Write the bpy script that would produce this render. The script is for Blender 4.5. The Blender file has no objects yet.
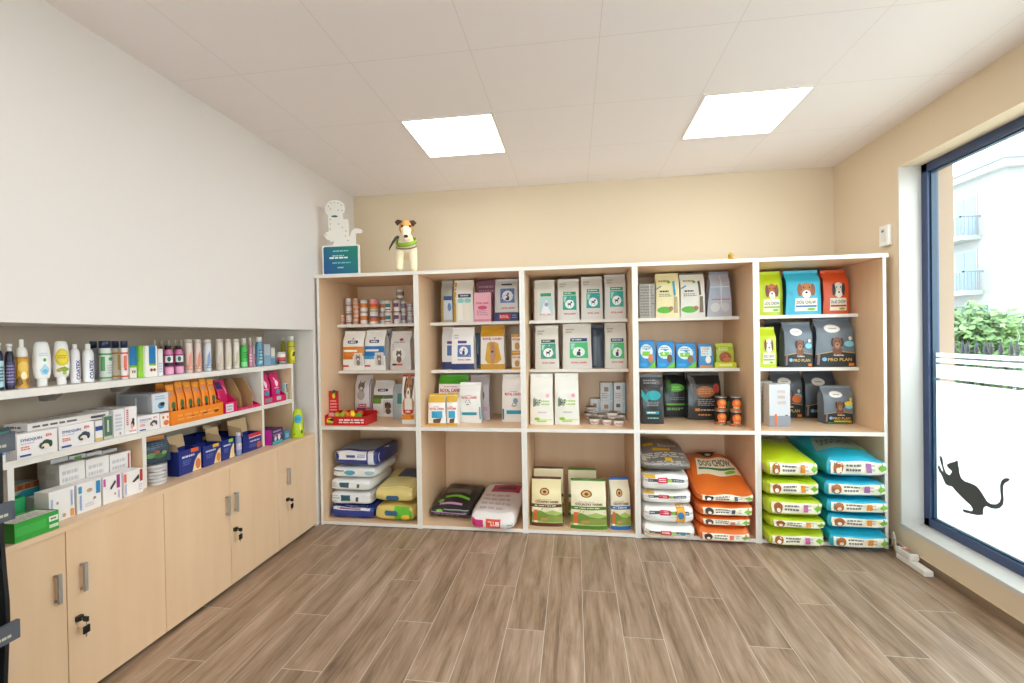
import bpy, bmesh, math, random
from mathutils import Vector, Matrix
R_ = random.Random(7)
C = bpy.context.scene.collection
PI = math.pi
# ------------------------------------------------------------ materials
_M = {}
def lin(h):
    h = h.lstrip('#')
    o = []
    for i in (0, 2, 4):
        c = int(h[i:i+2], 16) / 255
        o.append(c / 12.92 if c <= .04045 else ((c + .055) / 1.055) ** 2.4)
    return (o[0], o[1], o[2], 1)
def mat(col, rough=.5, metal=0., name=None, spec=.5, coat=0.):
    k = (col, rough, metal, spec, coat)
    if k in _M: return _M[k]
    m = bpy.data.materials.new(name or 'paint_' + col.lstrip('#')); m.use_nodes = True
    b = m.node_tree.nodes['Principled BSDF']
    b.inputs['Base Color'].default_value = lin(col)
    b.inputs['Roughness'].default_value = rough
    b.inputs['Metallic'].default_value = metal
    b.inputs['Specular IOR Level'].default_value = spec
    b.inputs['Coat Weight'].default_value = coat
    _M[k] = m
    return m
def nodes(name):
    m = bpy.data.materials.new(name); m.use_nodes = True
    nt = m.node_tree
    return m, nt, nt.nodes['Principled BSDF']
def N(nt, t, **kw):
    n = nt.nodes.new(t)
    for k, v in kw.items(): setattr(n, k, v)
    return n
def wood_mat(name, c1, c2, scale, rough=.4, grain=.5):
    """fine straight-grained veneer; grain runs along local z through object coordinates"""
    m, nt, b = nodes(name)
    tc = N(nt, 'ShaderNodeTexCoord'); mp = N(nt, 'ShaderNodeMapping')
    mp.inputs['Scale'].default_value = scale
    n1 = N(nt, 'ShaderNodeTexNoise'); n1.inputs['Scale'].default_value = 3; n1.inputs['Detail'].default_value = 5
    r = N(nt, 'ShaderNodeValToRGB')
    r.color_ramp.elements[0].position = .5 - grain / 2; r.color_ramp.elements[1].position = .5 + grain / 2
    r.color_ramp.elements[0].color = lin(c1); r.color_ramp.elements[1].color = lin(c2)
    L = nt.links.new
    L(tc.outputs['Object'], mp.inputs['Vector']); L(mp.outputs[0], n1.inputs['Vector'])
    L(n1.outputs['Fac'], r.inputs[0]); L(r.outputs[0], b.inputs['Base Color'])
    b.inputs['Roughness'].default_value = rough
    return m
def wall_mat(name, col, amount=.04, rough=.85):
    m, nt, b = nodes(name)
    tc = N(nt, 'ShaderNodeTexCoord')
    n1 = N(nt, 'ShaderNodeTexNoise'); n1.inputs['Scale'].default_value = 220; n1.inputs['Detail'].default_value = 3
    bp = N(nt, 'ShaderNodeBump'); bp.inputs['Strength'].default_value = amount; bp.inputs['Distance'].default_value = .002
    L = nt.links.new
    L(tc.outputs['Object'], n1.inputs['Vector']); L(n1.outputs['Fac'], bp.inputs['Height']); L(bp.outputs[0], b.inputs['Normal'])
    b.inputs['Base Color'].default_value = lin(col); b.inputs['Roughness'].default_value = rough
    b.inputs['Specular IOR Level'].default_value = .25
    return m
def M_(nt, op, a, b=None, c=None):
    n = N(nt, 'ShaderNodeMath', operation=op)
    for i, v in enumerate((a, b, c)):
        if v is None: continue
        if isinstance(v, (int, float)): n.inputs[i].default_value = v
        else: nt.links.new(v, n.inputs[i])
    return n.outputs[0]
def floor_mat():
    m, nt, b = nodes('wood_plank_tiles')
    L = nt.links.new
    g = N(nt, 'ShaderNodeNewGeometry'); sp = N(nt, 'ShaderNodeSeparateXYZ'); L(g.outputs['Position'], sp.inputs[0])
    PW, PL = .2047, 1.235
    u = M_(nt, 'DIVIDE', M_(nt, 'ADD', sp.outputs[0], 10 * PW * 3 - .1305), PW)
    row = M_(nt, 'FLOOR', u); fu = M_(nt, 'FRACT', u)
    ph = M_(nt, 'MULTIPLY', M_(nt, 'MODULO', row, 3.0), .411)
    v = M_(nt, 'DIVIDE', M_(nt, 'ADD', M_(nt, 'ADD', sp.outputs[1], ph), .36 + PL * 20), PL)
    pl = M_(nt, 'FLOOR', v); fv = M_(nt, 'FRACT', v)
    du = M_(nt, 'MULTIPLY', M_(nt, 'MINIMUM', fu, M_(nt, 'SUBTRACT', 1., fu)), PW)
    dv = M_(nt, 'MULTIPLY', M_(nt, 'MINIMUM', fv, M_(nt, 'SUBTRACT', 1., fv)), PL)
    d = M_(nt, 'MINIMUM', du, dv)
    grout = M_(nt, 'LESS_THAN', d, .0017)
    cx = N(nt, 'ShaderNodeCombineXYZ'); L(row, cx.inputs[0]); L(pl, cx.inputs[1])
    wn = N(nt, 'ShaderNodeTexWhiteNoise', noise_dimensions='2D'); L(cx.outputs[0], wn.inputs['Vector'])
    # grain, shifted per plank
    off = N(nt, 'ShaderNodeVectorMath', operation='SCALE'); L(wn.outputs['Color'], off.inputs[0]); off.inputs['Scale'].default_value = 30
    add = N(nt, 'ShaderNodeVectorMath', operation='ADD'); L(g.outputs['Position'], add.inputs[0]); L(off.outputs[0], add.inputs[1])
    mp = N(nt, 'ShaderNodeMapping'); mp.inputs['Scale'].default_value = (9, 1.0, 1); L(add.outputs[0], mp.inputs[0])
    n1 = N(nt, 'ShaderNodeTexNoise'); n1.inputs['Scale'].default_value = 1.6; n1.inputs['Detail'].default_value = 6; n1.inputs['Roughness'].default_value = .62; n1.inputs['Distortion'].default_value = .6
    L(mp.outputs[0], n1.inputs['Vector'])
    mp2 = N(nt, 'ShaderNodeMapping'); mp2.inputs['Scale'].default_value = (60, 3, 1); L(add.outputs[0], mp2.inputs[0])
    n2 = N(nt, 'ShaderNodeTexNoise'); n2.inputs['Scale'].default_value = 2; n2.inputs['Detail'].default_value = 3; L(mp2.outputs[0], n2.inputs['Vector'])
    f = M_(nt, 'ADD', M_(nt, 'MULTIPLY', n1.outputs['Fac'], .75), M_(nt, 'MULTIPLY', n2.outputs['Fac'], .25))
    r = N(nt, 'ShaderNodeValToRGB'); e = r.color_ramp.elements
    e[0].position = .30; e[0].color = lin('#604d3e'); e[1].position = .66; e[1].color = lin('#b49c89')
    x = e.new(.46); x.color = lin('#907862')
    L(f, r.inputs[0])
    # knots
    n3 = N(nt, 'ShaderNodeTexNoise'); n3.inputs['Scale'].default_value = 2.3; n3.inputs['Detail'].default_value = 1
    mp3 = N(nt, 'ShaderNodeMapping'); mp3.inputs['Scale'].default_value = (3, 1.6, 1); L(add.outputs[0], mp3.inputs[0]); L(mp3.outputs[0], n3.inputs['Vector'])
    kn = M_(nt, 'MULTIPLY', M_(nt, 'GREATER_THAN', n3.outputs['Fac'], .74), .16)
    hs = N(nt, 'ShaderNodeHueSaturation'); L(r.outputs[0], hs.inputs['Color'])
    L(M_(nt, 'SUBTRACT', M_(nt, 'ADD', .90, M_(nt, 'MULTIPLY', wn.outputs['Value'], .2)), kn), hs.inputs['Value'])
    mx = N(nt, 'ShaderNodeMix', data_type='RGBA'); L(grout, mx.inputs['Factor']); L(hs.outputs[0], mx.inputs['A']); mx.inputs['B'].default_value = lin('#c6bbaf')
    L(mx.outputs['Result'], b.inputs['Base Color'])
    b.inputs['Roughness'].default_value = .38
    bp = N(nt, 'ShaderNodeBump'); bp.inputs['Strength'].default_value = .25; bp.inputs['Distance'].default_value = .002
    L(M_(nt, 'SUBTRACT', f, grout), bp.inputs['Height']); L(bp.outputs[0], b.inputs['Normal'])
    return m
def ceiling_mat():
    m, nt, b = nodes('ceiling_tiles')
    L = nt.links.new
    g = N(nt, 'ShaderNodeNewGeometry'); sp = N(nt, 'ShaderNodeSeparateXYZ'); L(g.outputs['Position'], sp.inputs[0])
    P = .6365
    def dist(o, ph):
        f = M_(nt, 'FRACT', M_(nt, 'DIVIDE', M_(nt, 'ADD', o, 20 * P - ph), P))
        return M_(nt, 'MULTIPLY', M_(nt, 'MINIMUM', f, M_(nt, 'SUBTRACT', 1., f)), P)
    d = M_(nt, 'MINIMUM', dist(sp.outputs[0], 1.660), dist(sp.outputs[1], -.0535 - .01))
    gap = M_(nt, 'LESS_THAN', d, .0016)
    mx = N(nt, 'ShaderNodeMix', data_type='RGBA'); L(gap, mx.inputs['Factor'])
    mx.inputs['A'].default_value = lin('#ece5e4'); mx.inputs['B'].default_value = lin('#d9d1cd')
    L(mx.outputs['Result'], b.inputs['Base Color']); b.inputs['Roughness'].default_value = .8
    b.inputs['Specular IOR Level'].default_value = .2
    bp = N(nt, 'ShaderNodeBump'); bp.inputs['Strength'].default_value = .2; bp.inputs['Distance'].default_value = .002
    L(M_(nt, 'SUBTRACT', 1., gap), bp.inputs['Height']); L(bp.outputs[0], b.inputs['Normal'])
    return m
def glass_mat(name, tint='#f4fbfa'):
    m = bpy.data.materials.new(name); m.use_nodes = True; nt = m.node_tree; nt.nodes.clear()
    o = N(nt, 'ShaderNodeOutputMaterial'); t = N(nt, 'ShaderNodeBsdfTransparent'); gl = N(nt, 'ShaderNodeBsdfGlossy')
    t.inputs[0].default_value = lin(tint); gl.inputs['Roughness'].default_value = .02
    mx = N(nt, 'ShaderNodeMixShader'); mx.inputs[0].default_value = .035; nt.links.new(t.outputs[0], mx.inputs[1]); nt.links.new(gl.outputs[0], mx.inputs[2])
    nt.links.new(mx.outputs[0], o.inputs[0])
    return m
def film_mat():
    m = bpy.data.materials.new('frosted_film'); m.use_nodes = True; nt = m.node_tree; nt.nodes.clear()
    o = N(nt, 'ShaderNodeOutputMaterial'); t = N(nt, 'ShaderNodeBsdfTranslucent'); d = N(nt, 'ShaderNodeBsdfDiffuse')
    t.inputs[0].default_value = (.95, .97, .98, 1); d.inputs[0].default_value = (.9, .9, .9, 1)
    mx = N(nt, 'ShaderNodeMixShader'); mx.inputs[0].default_value = .3
    tr = N(nt, 'ShaderNodeBsdfTransparent'); m2 = N(nt, 'ShaderNodeMixShader'); m2.inputs[0].default_value = .03
    nt.links.new(t.outputs[0], mx.inputs[1]); nt.links.new(d.outputs[0], mx.inputs[2])
    nt.links.new(mx.outputs[0], m2.inputs[1]); nt.links.new(tr.outputs[0], m2.inputs[2]); nt.links.new(m2.outputs[0], o.inputs[0])
    return m
def emit_mat(name, col, s):
    m = bpy.data.materials.new(name); m.use_nodes = True; nt = m.node_tree; nt.nodes.clear()
    o = N(nt, 'ShaderNodeOutputMaterial'); e = N(nt, 'ShaderNodeEmission'); e.inputs[0].default_value = col; e.inputs[1].default_value = s
    nt.links.new(e.outputs[0], o.inputs[0]); return m
TAN = wood_mat('maple_veneer', '#dcbb97', '#e5c8a8', (3.5, 3.5, .35), .38, .6)
TANX = wood_mat('maple_veneer_flat', '#dcbb97', '#e5c8a8', (.35, 3.5, 3.5), .38, .6)
TANY = wood_mat('maple_veneer_long', '#ddbd99', '#e8ccae', (3.5, .35, 3.5), .36, .6)
EDGE = mat('#e4e1dc', .4, name='white_edging')
CREAM = wall_mat('cream_paint', '#dccbb1')
WHITEW = wall_mat('white_paint', '#dcd7d5')
CARD = mat('#b58f63', .8, name='cardboard')
# ------------------------------------------------------------ mesh builder
class MB:
    def __init__(s): s.v = []; s.f = []; s.m = []; s.mats = []; s.sm = []
    def mi(s, m):
        if isinstance(m, str): m = mat(m)
        if m not in s.mats: s.mats.append(m)
        return s.mats.index(m)
    def add(s, vs, fs, m, smooth=False):
        o = len(s.v); k = s.mi(m)
        s.v += [tuple(p) for p in vs]
        for f in fs: s.f.append([o + i for i in f]); s.m.append(k); s.sm.append(smooth)
    def box(s, a, b, m, front=None, top=None, left=None, bottom=None):
        x0, y0, z0 = a; x1, y1, z1 = b
        V = [(x0,y0,z0),(x1,y0,z0),(x1,y1,z0),(x0,y1,z0),(x0,y0,z1),(x1,y0,z1),(x1,y1,z1),(x0,y1,z1)]
        F = [((0,3,2,1), bottom), ((4,5,6,7), top), ((0,1,5,4), front), ((1,2,6,5), None), ((2,3,7,6), None), ((3,0,4,7), left)]
        o = len(s.v); s.v += V
        for f, mm in F:
            s.f.append([o + i for i in f]); s.m.append(s.mi(mm or m)); s.sm.append(False)
    def grid(s, fn, nu, nv, m, smooth=True, us=(0, 1), vs=(0, 1), flip=False):
        P = [fn(us[0] + (us[1]-us[0]) * i / nu, vs[0] + (vs[1]-vs[0]) * j / nv) for j in range(nv + 1) for i in range(nu + 1)]
        F = []
        for j in range(nv):
            for i in range(nu):
                a = j * (nu + 1) + i; q = (a, a + 1, a + nu + 2, a + nu + 1)
                F.append(q[::-1] if flip else q)
        s.add(P, F, m, smooth)
    def lathe(s, prof, n=20, m='#ffffff', sy=1., closed=True, x=0, y=0, mats=None):
        """prof: (r, z) from bottom to top; mats: per-segment material"""
        o = len(s.v); k = s.mi(m)
        for r, z in prof:
            for i in range(n):
                a = 2 * PI * i / n
                s.v.append((x + r * math.sin(a), y - r * math.cos(a) * sy, z))
        for j in range(len(prof) - 1):
            kk = s.mi(mats[j]) if mats and mats[j] else k
            for i in range(n):
                i2 = (i + 1) % n
                s.f.append([o + j*n + i, o + j*n + i2, o + (j+1)*n + i2, o + (j+1)*n + i]); s.m.append(kk); s.sm.append(True)
        if closed:
            s.f.append([o + i for i in range(n)][::-1]); s.m.append(k); s.sm.append(False)
            e = o + (len(prof) - 1) * n
            s.f.append([e + i for i in range(n)]); s.m.append(s.mi(mats[-1]) if mats and mats[-1] else k); s.sm.append(False)
    def tube(s, pts, r, m, n=8, rs=None):
        pts = [Vector(p) for p in pts]; o = len(s.v); k = s.mi(m)
        up = Vector((0, 0, 1))
        for i, p in enumerate(pts):
            d = (pts[min(i+1, len(pts)-1)] - pts[max(i-1, 0)]).normalized()
            u = d.cross(up if abs(d.z) < .95 else Vector((1, 0, 0))).normalized(); w = d.cross(u)
            rr = rs[i] if rs else r
            for j in range(n):
                a = 2 * PI * j / n
                s.v.append(tuple(p + u * rr * math.cos(a) + w * rr * math.sin(a)))
        for i in range(len(pts) - 1):
            for j in range(n):
                j2 = (j + 1) % n
                s.f.append([o+i*n+j, o+i*n+j2, o+(i+1)*n+j2, o+(i+1)*n+j]); s.m.append(k); s.sm.append(True)
        s.f.append([o + j for j in range(n)][::-1]); s.m.append(k); s.sm.append(False)
        s.f.append([o + (len(pts)-1)*n + j for j in range(n)]); s.m.append(k); s.sm.append(False)
    def prism(s, poly, y0, y1, m, side=None):
        """poly in (x, z), extruded from y0 (front) to y1"""
        n = len(poly)
        s.add([(x, y0, z) for x, z in poly], [list(range(n))], m)
        s.add([(x, y1, z) for x, z in poly], [list(range(n))[::-1]], m)
        for i in range(n):
            a = poly[i]; b = poly[(i + 1) % n]
            s.add([(a[0],y0,a[1]),(a[0],y1,a[1]),(b[0],y1,b[1]),(b[0],y0,b[1])], [(0,1,2,3)], side or m)
    def mesh(s, name):
        me = bpy.data.meshes.new(name); me.from_pydata(s.v, [], s.f)
        for m in s.mats: me.materials.append(m)
        me.polygons.foreach_set('material_index', s.m); me.polygons.foreach_set('use_smooth', s.sm)
        me.update(); return me
    def obj(s, name, parent=None, bevel=0):
        o = bpy.data.objects.new(name, s.mesh(name)); C.objects.link(o)
        if parent: o.parent = parent
        if bevel:
            b = o.modifiers.new('bevel', 'BEVEL'); b.width = bevel; b.segments = 2; b.limit_method = 'ANGLE'
        return o
def thing(name, label, cat, loc=(0,0,0), rz=0, group=None):
    o = bpy.data.objects.new(name, None); C.objects.link(o); o.empty_display_size = .05
    o.location = loc; o.rotation_euler = (0, 0, rz)
    o['label'] = label; o['category'] = cat
    if group: o['group'] = group
    return o
def tag(o, label, cat, group=None):
    o['label'] = label; o['category'] = cat
    if group: o['group'] = group
    return o
def struct(o):
    o['kind'] = 'structure'; return o
def dup(root, loc, rz=None, label=None, group=None):
    r = root.copy(); C.objects.link(r); r.location = loc
    if rz is not None: r.rotation_euler = (0, 0, rz)
    if label: r['label'] = label
    if group: r['group'] = group
    for ch in list(root.children):
        c = ch.copy(); C.objects.link(c); c.parent = r
        for g in list(ch.children):
            d = g.copy(); C.objects.link(d); d.parent = c
    return r
# ------------------------------------------------------------ camera (fitted once to the room's corners)
CAM = Vector((2.1539, -3.5709, 1.5636)); YAW, PITCH, ROLL, FPX = -.137, -.0089, -.0166, 452.44
FW = Vector((math.sin(YAW)*math.cos(PITCH), math.cos(YAW)*math.cos(PITCH), math.sin(PITCH)))
RT = Vector((math.cos(YAW), -math.sin(YAW), 0)); UP = RT.cross(FW)
R2 = math.cos(ROLL)*RT + math.sin(ROLL)*UP; U2 = -math.sin(ROLL)*RT + math.cos(ROLL)*UP
cd = bpy.data.cameras.new('camera'); cam = bpy.data.objects.new('camera', cd); C.objects.link(cam)
cd.sensor_width = 36; cd.lens = FPX / 1024 * 36; cd.clip_start = .02; cd.clip_end = 200
mw = Matrix((R2, U2, -FW)).transposed().to_4x4(); mw.translation = CAM; cam.matrix_world = mw
bpy.context.scene.camera = cam
def ray(u, v): return FW + R2*((u-512)/FPX) - U2*((v-341.5)/FPX)
def at(u, v, x=None, y=None, z=None):
    """the point of a measured sight line on the plane x=, y= or z="""
    d = ray(u, v)
    k = (x-CAM.x)/d.x if x is not None else (y-CAM.y)/d.y if y is not None else (z-CAM.z)/d.z
    return CAM + d*k
# ------------------------------------------------------------ room shell
XL, XR, YB, YF, ZC = -.023, 4.414, .735, -7.2, 3.006
XBK = -.47            # back of the recess in the left wall
ZS = 1.655            # underside of the wall above the recess
YO, ZO, ZW = -.052, 2.709, .211   # window opening: far jamb, head, sill
YO2 = -3.3
m = MB(); m.box((-.6, YF, -.1), (XR + .5, YB + .2, 0), floor_mat()); struct(m.obj('floor'))
m = MB(); m.box((-.6, YF, ZC), (XR + .5, YB + .2, ZC + .1), ceiling_mat()); struct(m.obj('ceiling'))
m = MB(); m.box((-.6, YB, 0), (XR + .5, YB + .2, ZC), CREAM); struct(m.obj('wall_back'))
m = MB()
m.box((-.6, YF, ZS), (XL, YB, ZC), WHITEW)          # upper wall, overhanging the recess
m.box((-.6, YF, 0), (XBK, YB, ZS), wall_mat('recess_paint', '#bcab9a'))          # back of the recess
m.box((XBK, -.03, 0), (XL, YB, ZS), WHITEW)         # far cheek of the recess
m.box((XBK, YF, 0), (XL, -3.0, ZS), WHITEW)         # near cheek
struct(m.obj('wall_left'))
m = MB(); XO = XR + .31
m.box((XR, YF, 0), (XO, YB, ZW - .025), CREAM)
m.box((XR, YF, ZO), (XO, YB, ZC), CREAM)
m.box((XR, YO, ZW - .025), (XO, YB, ZO), CREAM)
m.box((XR, YF, ZW - .025), (XO, YO2, ZO), CREAM)
struct(m.obj('wall_right'))
m = MB()   # unseen front of the shop: wall round a shopfront opening added for daylight
m.box((-.6, YF - .2, 0), (.4, YF, ZC), CREAM); m.box((4.0, YF - .2, 0), (XR + .5, YF, ZC), CREAM)
m.box((.4, YF - .2, 2.6), (4.0, YF, ZC), CREAM); m.box((.4, YF - .2, 0), (4.0, YF, .12), CREAM)
struct(m.obj('wall_front'))
NAVY = mat('#33456b', .32, name='navy_frame')
GL = glass_mat('window_glass')
m = MB()
for x in (.4, 1.6, 2.8, 3.94): m.box((x, YF - .12, .12), (x + .06, YF - .04, 2.6), NAVY)
m.box((.4, YF - .12, .12), (4, YF - .04, .18), NAVY); m.box((.4, YF - .12, 2.54), (4, YF - .04, 2.6), NAVY)
w2 = struct(m.obj('added_window'))  # unseen shopfront glazing, added to bring daylight onto the shelves
m = MB(); m.box((.46, YF - .085, .18), (3.94, YF - .075, 2.54), GL); m.obj('pane', w2)
# plastered reveal strip and the sill
PL = mat('#cdcac6', .45, name='white_sill')
m = MB(); m.box((XR - .004, YO2, ZW - .025), (XR + .145, YO, ZW), PL)
m.box((XR + .002, YO - .006, ZW), (XR + .145, YO, ZO), PL); struct(m.obj('trim_1'))
# skirting of floor tile along the window wall
SK = wood_mat('skirting_tile', '#6f5a47', '#947c66', (3, .8, 3), .4, .5)
m = MB(); m.box((XR - .010, YF, 0), (XR, YB, .058), SK); m.box((XR - .010, YF, .058), (XR, YB, .062), '#d8c6a4'); struct(m.obj('baseboard_right'))
# window
XG = XR + .143
win = bpy.data.objects.new('window_1', None); C.objects.link(win); struct(win); win.location = (XG, YO, ZW)
def wbox(m, a, b, mm): m.box((a[0]-XG, a[1]-YO, a[2]-ZW), (b[0]-XG, b[1]-YO, b[2]-ZW), mm)
m = MB(); FWD = .058
for a, b in (((XG, YO-FWD, ZW), (XG+.07, YO, ZO)), ((XG, YO2, ZW), (XG+.07, YO2+FWD, ZO)), ((XG, YO2, ZW), (XG+.07, YO, ZW+FWD)), ((XG, YO2, ZO-FWD), (XG+.07, YO, ZO))):
    wbox(m, a, b, NAVY)
fr = m.obj('window_frame', win, .003)
m = MB()
for a, b in (((XG+.018, YO-FWD-.012, ZW+FWD), (XG+.05, YO-FWD, ZO-FWD)), ((XG+.018, YO2, ZW+FWD), (XG+.05, YO-FWD, ZW+FWD+.01)), ((XG+.018, YO2, ZO-FWD-.01), (XG+.05, YO-FWD, ZO-FWD))):
    wbox(m, a, b, mat('#1c3a52', .3))
m.obj('glazing_bead', win)
m = MB(); wbox(m, (XG+.030, YO2+FWD, ZW+FWD), (XG+.036, YO-FWD, ZO-FWD), GL); m.obj('pane', win)
FILM = film_mat(); m = MB()
for a, b in ((ZW+FWD, 1.223), (1.242, 1.332), (1.348, 1.374), (1.386, 1.412)):
    wbox(m, (XG+.0368, YO2+FWD, a), (XG+.0372, YO-FWD-.012, b), FILM)
m.obj('frosted_film', win)
# outside part of the wall opening
m = MB(); STU = wall_mat('peach_render', '#a48b78', .3)
m.box((XG+.072, YO-.006, -.2), (XO+.03, YO-.0005, ZO), STU); m.box((XO+.0005, YO-.0005, -.2), (XO+.03, YO+.5, 4.5), STU); struct(m.obj('trim_2'))
# ------------------------------------------------------------ ceiling lamps
lampmat = emit_mat('lit_diffuser', (1, .965, .925, 1), 6.8)
LAMPS = [(1.3444, -.3883), (3.2659, -.3855)] + [(x, y) for y in (-2.30, -4.21, -6.12) for x in (1.3444, 3.2659)]  # rows after the first pair are unseen, added on the grid for light
for i, (x, y) in enumerate(LAMPS):
    lb = ['square flush ceiling lamp on the left, above the second shelving unit', 'square flush ceiling lamp on the right, nearer the window'][i] if i < 2 else 'square flush ceiling lamp out of view behind the photograph'
    t = thing('ceiling_lamp', lb, 'ceiling lamp', (x, y, ZC), 0, None if i < 2 else 'ceiling lamps nearer the shop door')
    m = MB(); h = .3185; q = .2985
    for a, b in (((-h,-h),(h,-q)), ((-h,q),(h,h)), ((-h,-q),(-q,q)), ((q,-q),(h,q))):
        m.box((a[0], a[1], -.004), (b[0], b[1], -.0002), mat('#e6e0d8', .5))
    m.obj('lamp_frame', t)
    m = MB(); m.box((-q, -q, -.003), (q, q, -.0004), lampmat); m.obj('diffuser', t)
# ------------------------------------------------------------ bookcase: five units side by side
P_, HB, DB, TH = .8734, 2.120, .70, .022
ZA, ZB_, ZF, ZD = 1.706, 1.288, .838, .033      # tops of the four boards goods stand on
unit_labels = ['maple shelving unit with white edges at the far left, tins on its top shelf', 'second maple shelving unit from the left, a black litter bag at its bottom', 'middle maple shelving unit holding grey-white bags with green labels', 'second maple shelving unit from the right, orange sacks in its bottom bay', 'maple shelving unit beside the window, lime and cyan sacks in its bottom bay']
for k in range(5):
    t = thing('shelving_unit', unit_labels[k], 'shelving unit', (k*P_, 0, 0), 0, 'maple shelving units along the back wall')
    for x in (0, P_ - TH):
        m = MB(); m.box((x+.0004, 0, 0), (x+TH-.0004, DB, HB-.028), TAN, front=EDGE); m.obj('side_panel', t)
    m = MB(); m.box((TH, DB-.008, .034), (P_-TH, DB, HB-.028), TAN); m.obj('back_panel', t)
    m = MB(); m.box((-.016 if k == 0 else .0006, -.006, HB-.028), (P_+(.012 if k == 4 else -.0006), DB+.004, HB), EDGE, bottom=TANX, top=EDGE); m.obj('top_panel', t)
    m = MB(); m.box((TH, 0, ZF-.028), (P_-TH, DB-.008, ZF), TANX, front=EDGE); m.obj('fixed_shelf', t)
    m = MB(); m.box((TH, 0, .006), (P_-TH, DB-.008, ZD), TANX, front=EDGE); m.obj('base_shelf', t)
    for z in (ZA, ZB_):
        m = MB(); m.box((TH+.001, .285, z-.026), (P_-TH-.001, DB-.009, z), TANX, front=EDGE); m.obj('adjustable_shelf', t)
    m = MB(); m.box((TH, .05, 0), (P_-TH, .066, .006), '#3a3028'); m.obj('plinth', t)
# ------------------------------------------------------------ cabinets in the left recess
XD = -.02
def lockset(x, y, z, par):
    m = MB(); m.box((x, y-.012, z-.010), (x+.016, y+.012, z+.012), '#141414')
    m.tube([(x, y, z), (x+.020, y, z)], .010, '#1a1a1a', 12); m.tube([(x+.018, y, z), (x+.034, y, z)], .003, mat('#9a9a98', .3, 1.), 6)
    lk = m.obj('lock', par)
    m = MB(); m.box((x+.030, y-.004, z-.010), (x+.052, y+.004, z+.010), '#181818')
    m.box((x+.038, y-.012, z-.062), (x+.044, y+.014, z-.030), '#161616'); m.box((x+.040, y-.003, z-.078), (x+.042, y+.003, z-.062), mat('#9a9a98', .3, 1.))
    m.tube([(x+.041, y, z-.008), (x+.041, y+.002, z-.022), (x+.041, y, z-.034)], .002, mat('#9a9a98', .3, 1.), 6)
    m.obj('key', lk)
def handle(x, y, z0, z1, par):
    m = MB(); g = mat('#a5a29e', .4, .25, name='brushed_handle')
    m.tube([(x-.001, y, z0+.008), (x+.022, y, z0+.008)], .006, g, 8); m.tube([(x-.001, y, z1-.008), (x+.022, y, z1-.008)], .006, g, 8)
    m.box((x+.018, y-.007, z0), (x+.028, y+.007, z1), g); m.obj('handle', par)
cabs = [(-2.387, -1.452, [(-2.387, -1.92, -1.963, None), (-1.92, -1.452, -1.862, -1.879)], 'maple floor cabinet with two doors nearest the camera, under the long medicine boxes'),
        (-1.452, -.520, [(-1.452, -.987, -1.022, None), (-.987, -.520, -.952, -.956)], 'two-door maple floor cabinet under the blue treat boxes, middle one of three'),
        (-.520, -.031, [(-.520, -.031, -.415, -.423)], 'narrow maple floor cabinet with one door in the far left corner beside the shelving')]
for y0, y1, doors, lb in cabs:
    t = thing('floor_cabinet', lb, 'cabinet', (XD, (y0+y1)/2, 0), 0, 'maple cabinets along the left wall')
    def B(m, a, b, mm): m.box((a[0]-XD, a[1]-(y0+y1)/2, a[2]), (b[0]-XD, b[1]-(y0+y1)/2, b[2]), mm)
    m = MB(); B(m, (XBK+.01, y0+.001, .05), (XD-.0205, y1-.001, .764), TAN); m.obj('carcass', t)
    m = MB(); B(m, (XBK+.03, y0+.001, 0), (XD-.05, y1-.001, .05), '#2a231d'); m.obj('plinth', t)
    for d0, d1, hy, ky in doors:
        m = MB(); B(m, (XD-.020, d0+.0016, .024), (XD, d1-.0016, .7635), TAN); d = m.obj('door', t, .0012)
        yc = (y0+y1)/2
        handle(0, hy-yc, .478, .602, d)
        if ky: lockset(0, ky-yc, .365, d)
m = MB(); m.box((XBK+.004, -2.95, .7645), (-.014, -.0315, .789), TANY)
o = m.obj('worktop', None, .0015); tag(o, 'long maple worktop over the low cabinets along the left wall', 'worktop')
m = MB(); m.box((XBK+.01, -2.95, .0), (XD-.001, -2.389, .764), TAN)
o = m.obj('cabinet_end_panel'); tag(o, 'maple end section below the worktop, hidden behind the dark display rack', 'cabinet')
# ------------------------------------------------------------ open shelf unit standing on the worktop
XH, ZT, ZM, ZW_ = -.13, 1.380, 1.092, .789
t = thing('open_shelf_unit', 'low open wall shelf unit with white edges standing on the maple worktop, bottles on top', 'shelf unit', (0, 0, 0))
m = MB(); m.box((XBK+.005, -2.95, ZT-.033), (XH, -.150, ZT), EDGE); m.obj('top_shelf', t)
m = MB(); m.box((XBK+.005, -2.95, ZM-.030), (XH-.001, -.152, ZM), EDGE); m.obj('middle_shelf', t)
def post(y, z0, z1, inner):
    m = MB(); m.box((XBK+.005, y, z0), (XH-.001, y+.022, z1), inner)
    m.box((XH-.001, y, z0), (XH, y+.022, z1), EDGE); m.obj('divider', t)
post(-2.04, ZW_, ZM-.030, EDGE); post(-1.462, ZW_, ZM-.030, TAN); post(-.530, ZW_, ZM-.030, TAN); post(-.172, ZW_, ZM-.030, TAN)
post(-.530, ZM, ZT-.033, EDGE); post(-.172, ZM, ZT-.033, TAN)
for y in (at(52, 398, x=-.18).y, at(122, 391, x=-.18).y):
    m = MB(); g = '#77706a'
    m.prism([(.11, 0), (.205, 0), (.205, -.008), (.165, -.034), (.125, -.034)], -.016, .016, g)
    o = m.obj('shelf_bracket', t); o.location = (XBK+.12, y, ZT-.033)
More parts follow.
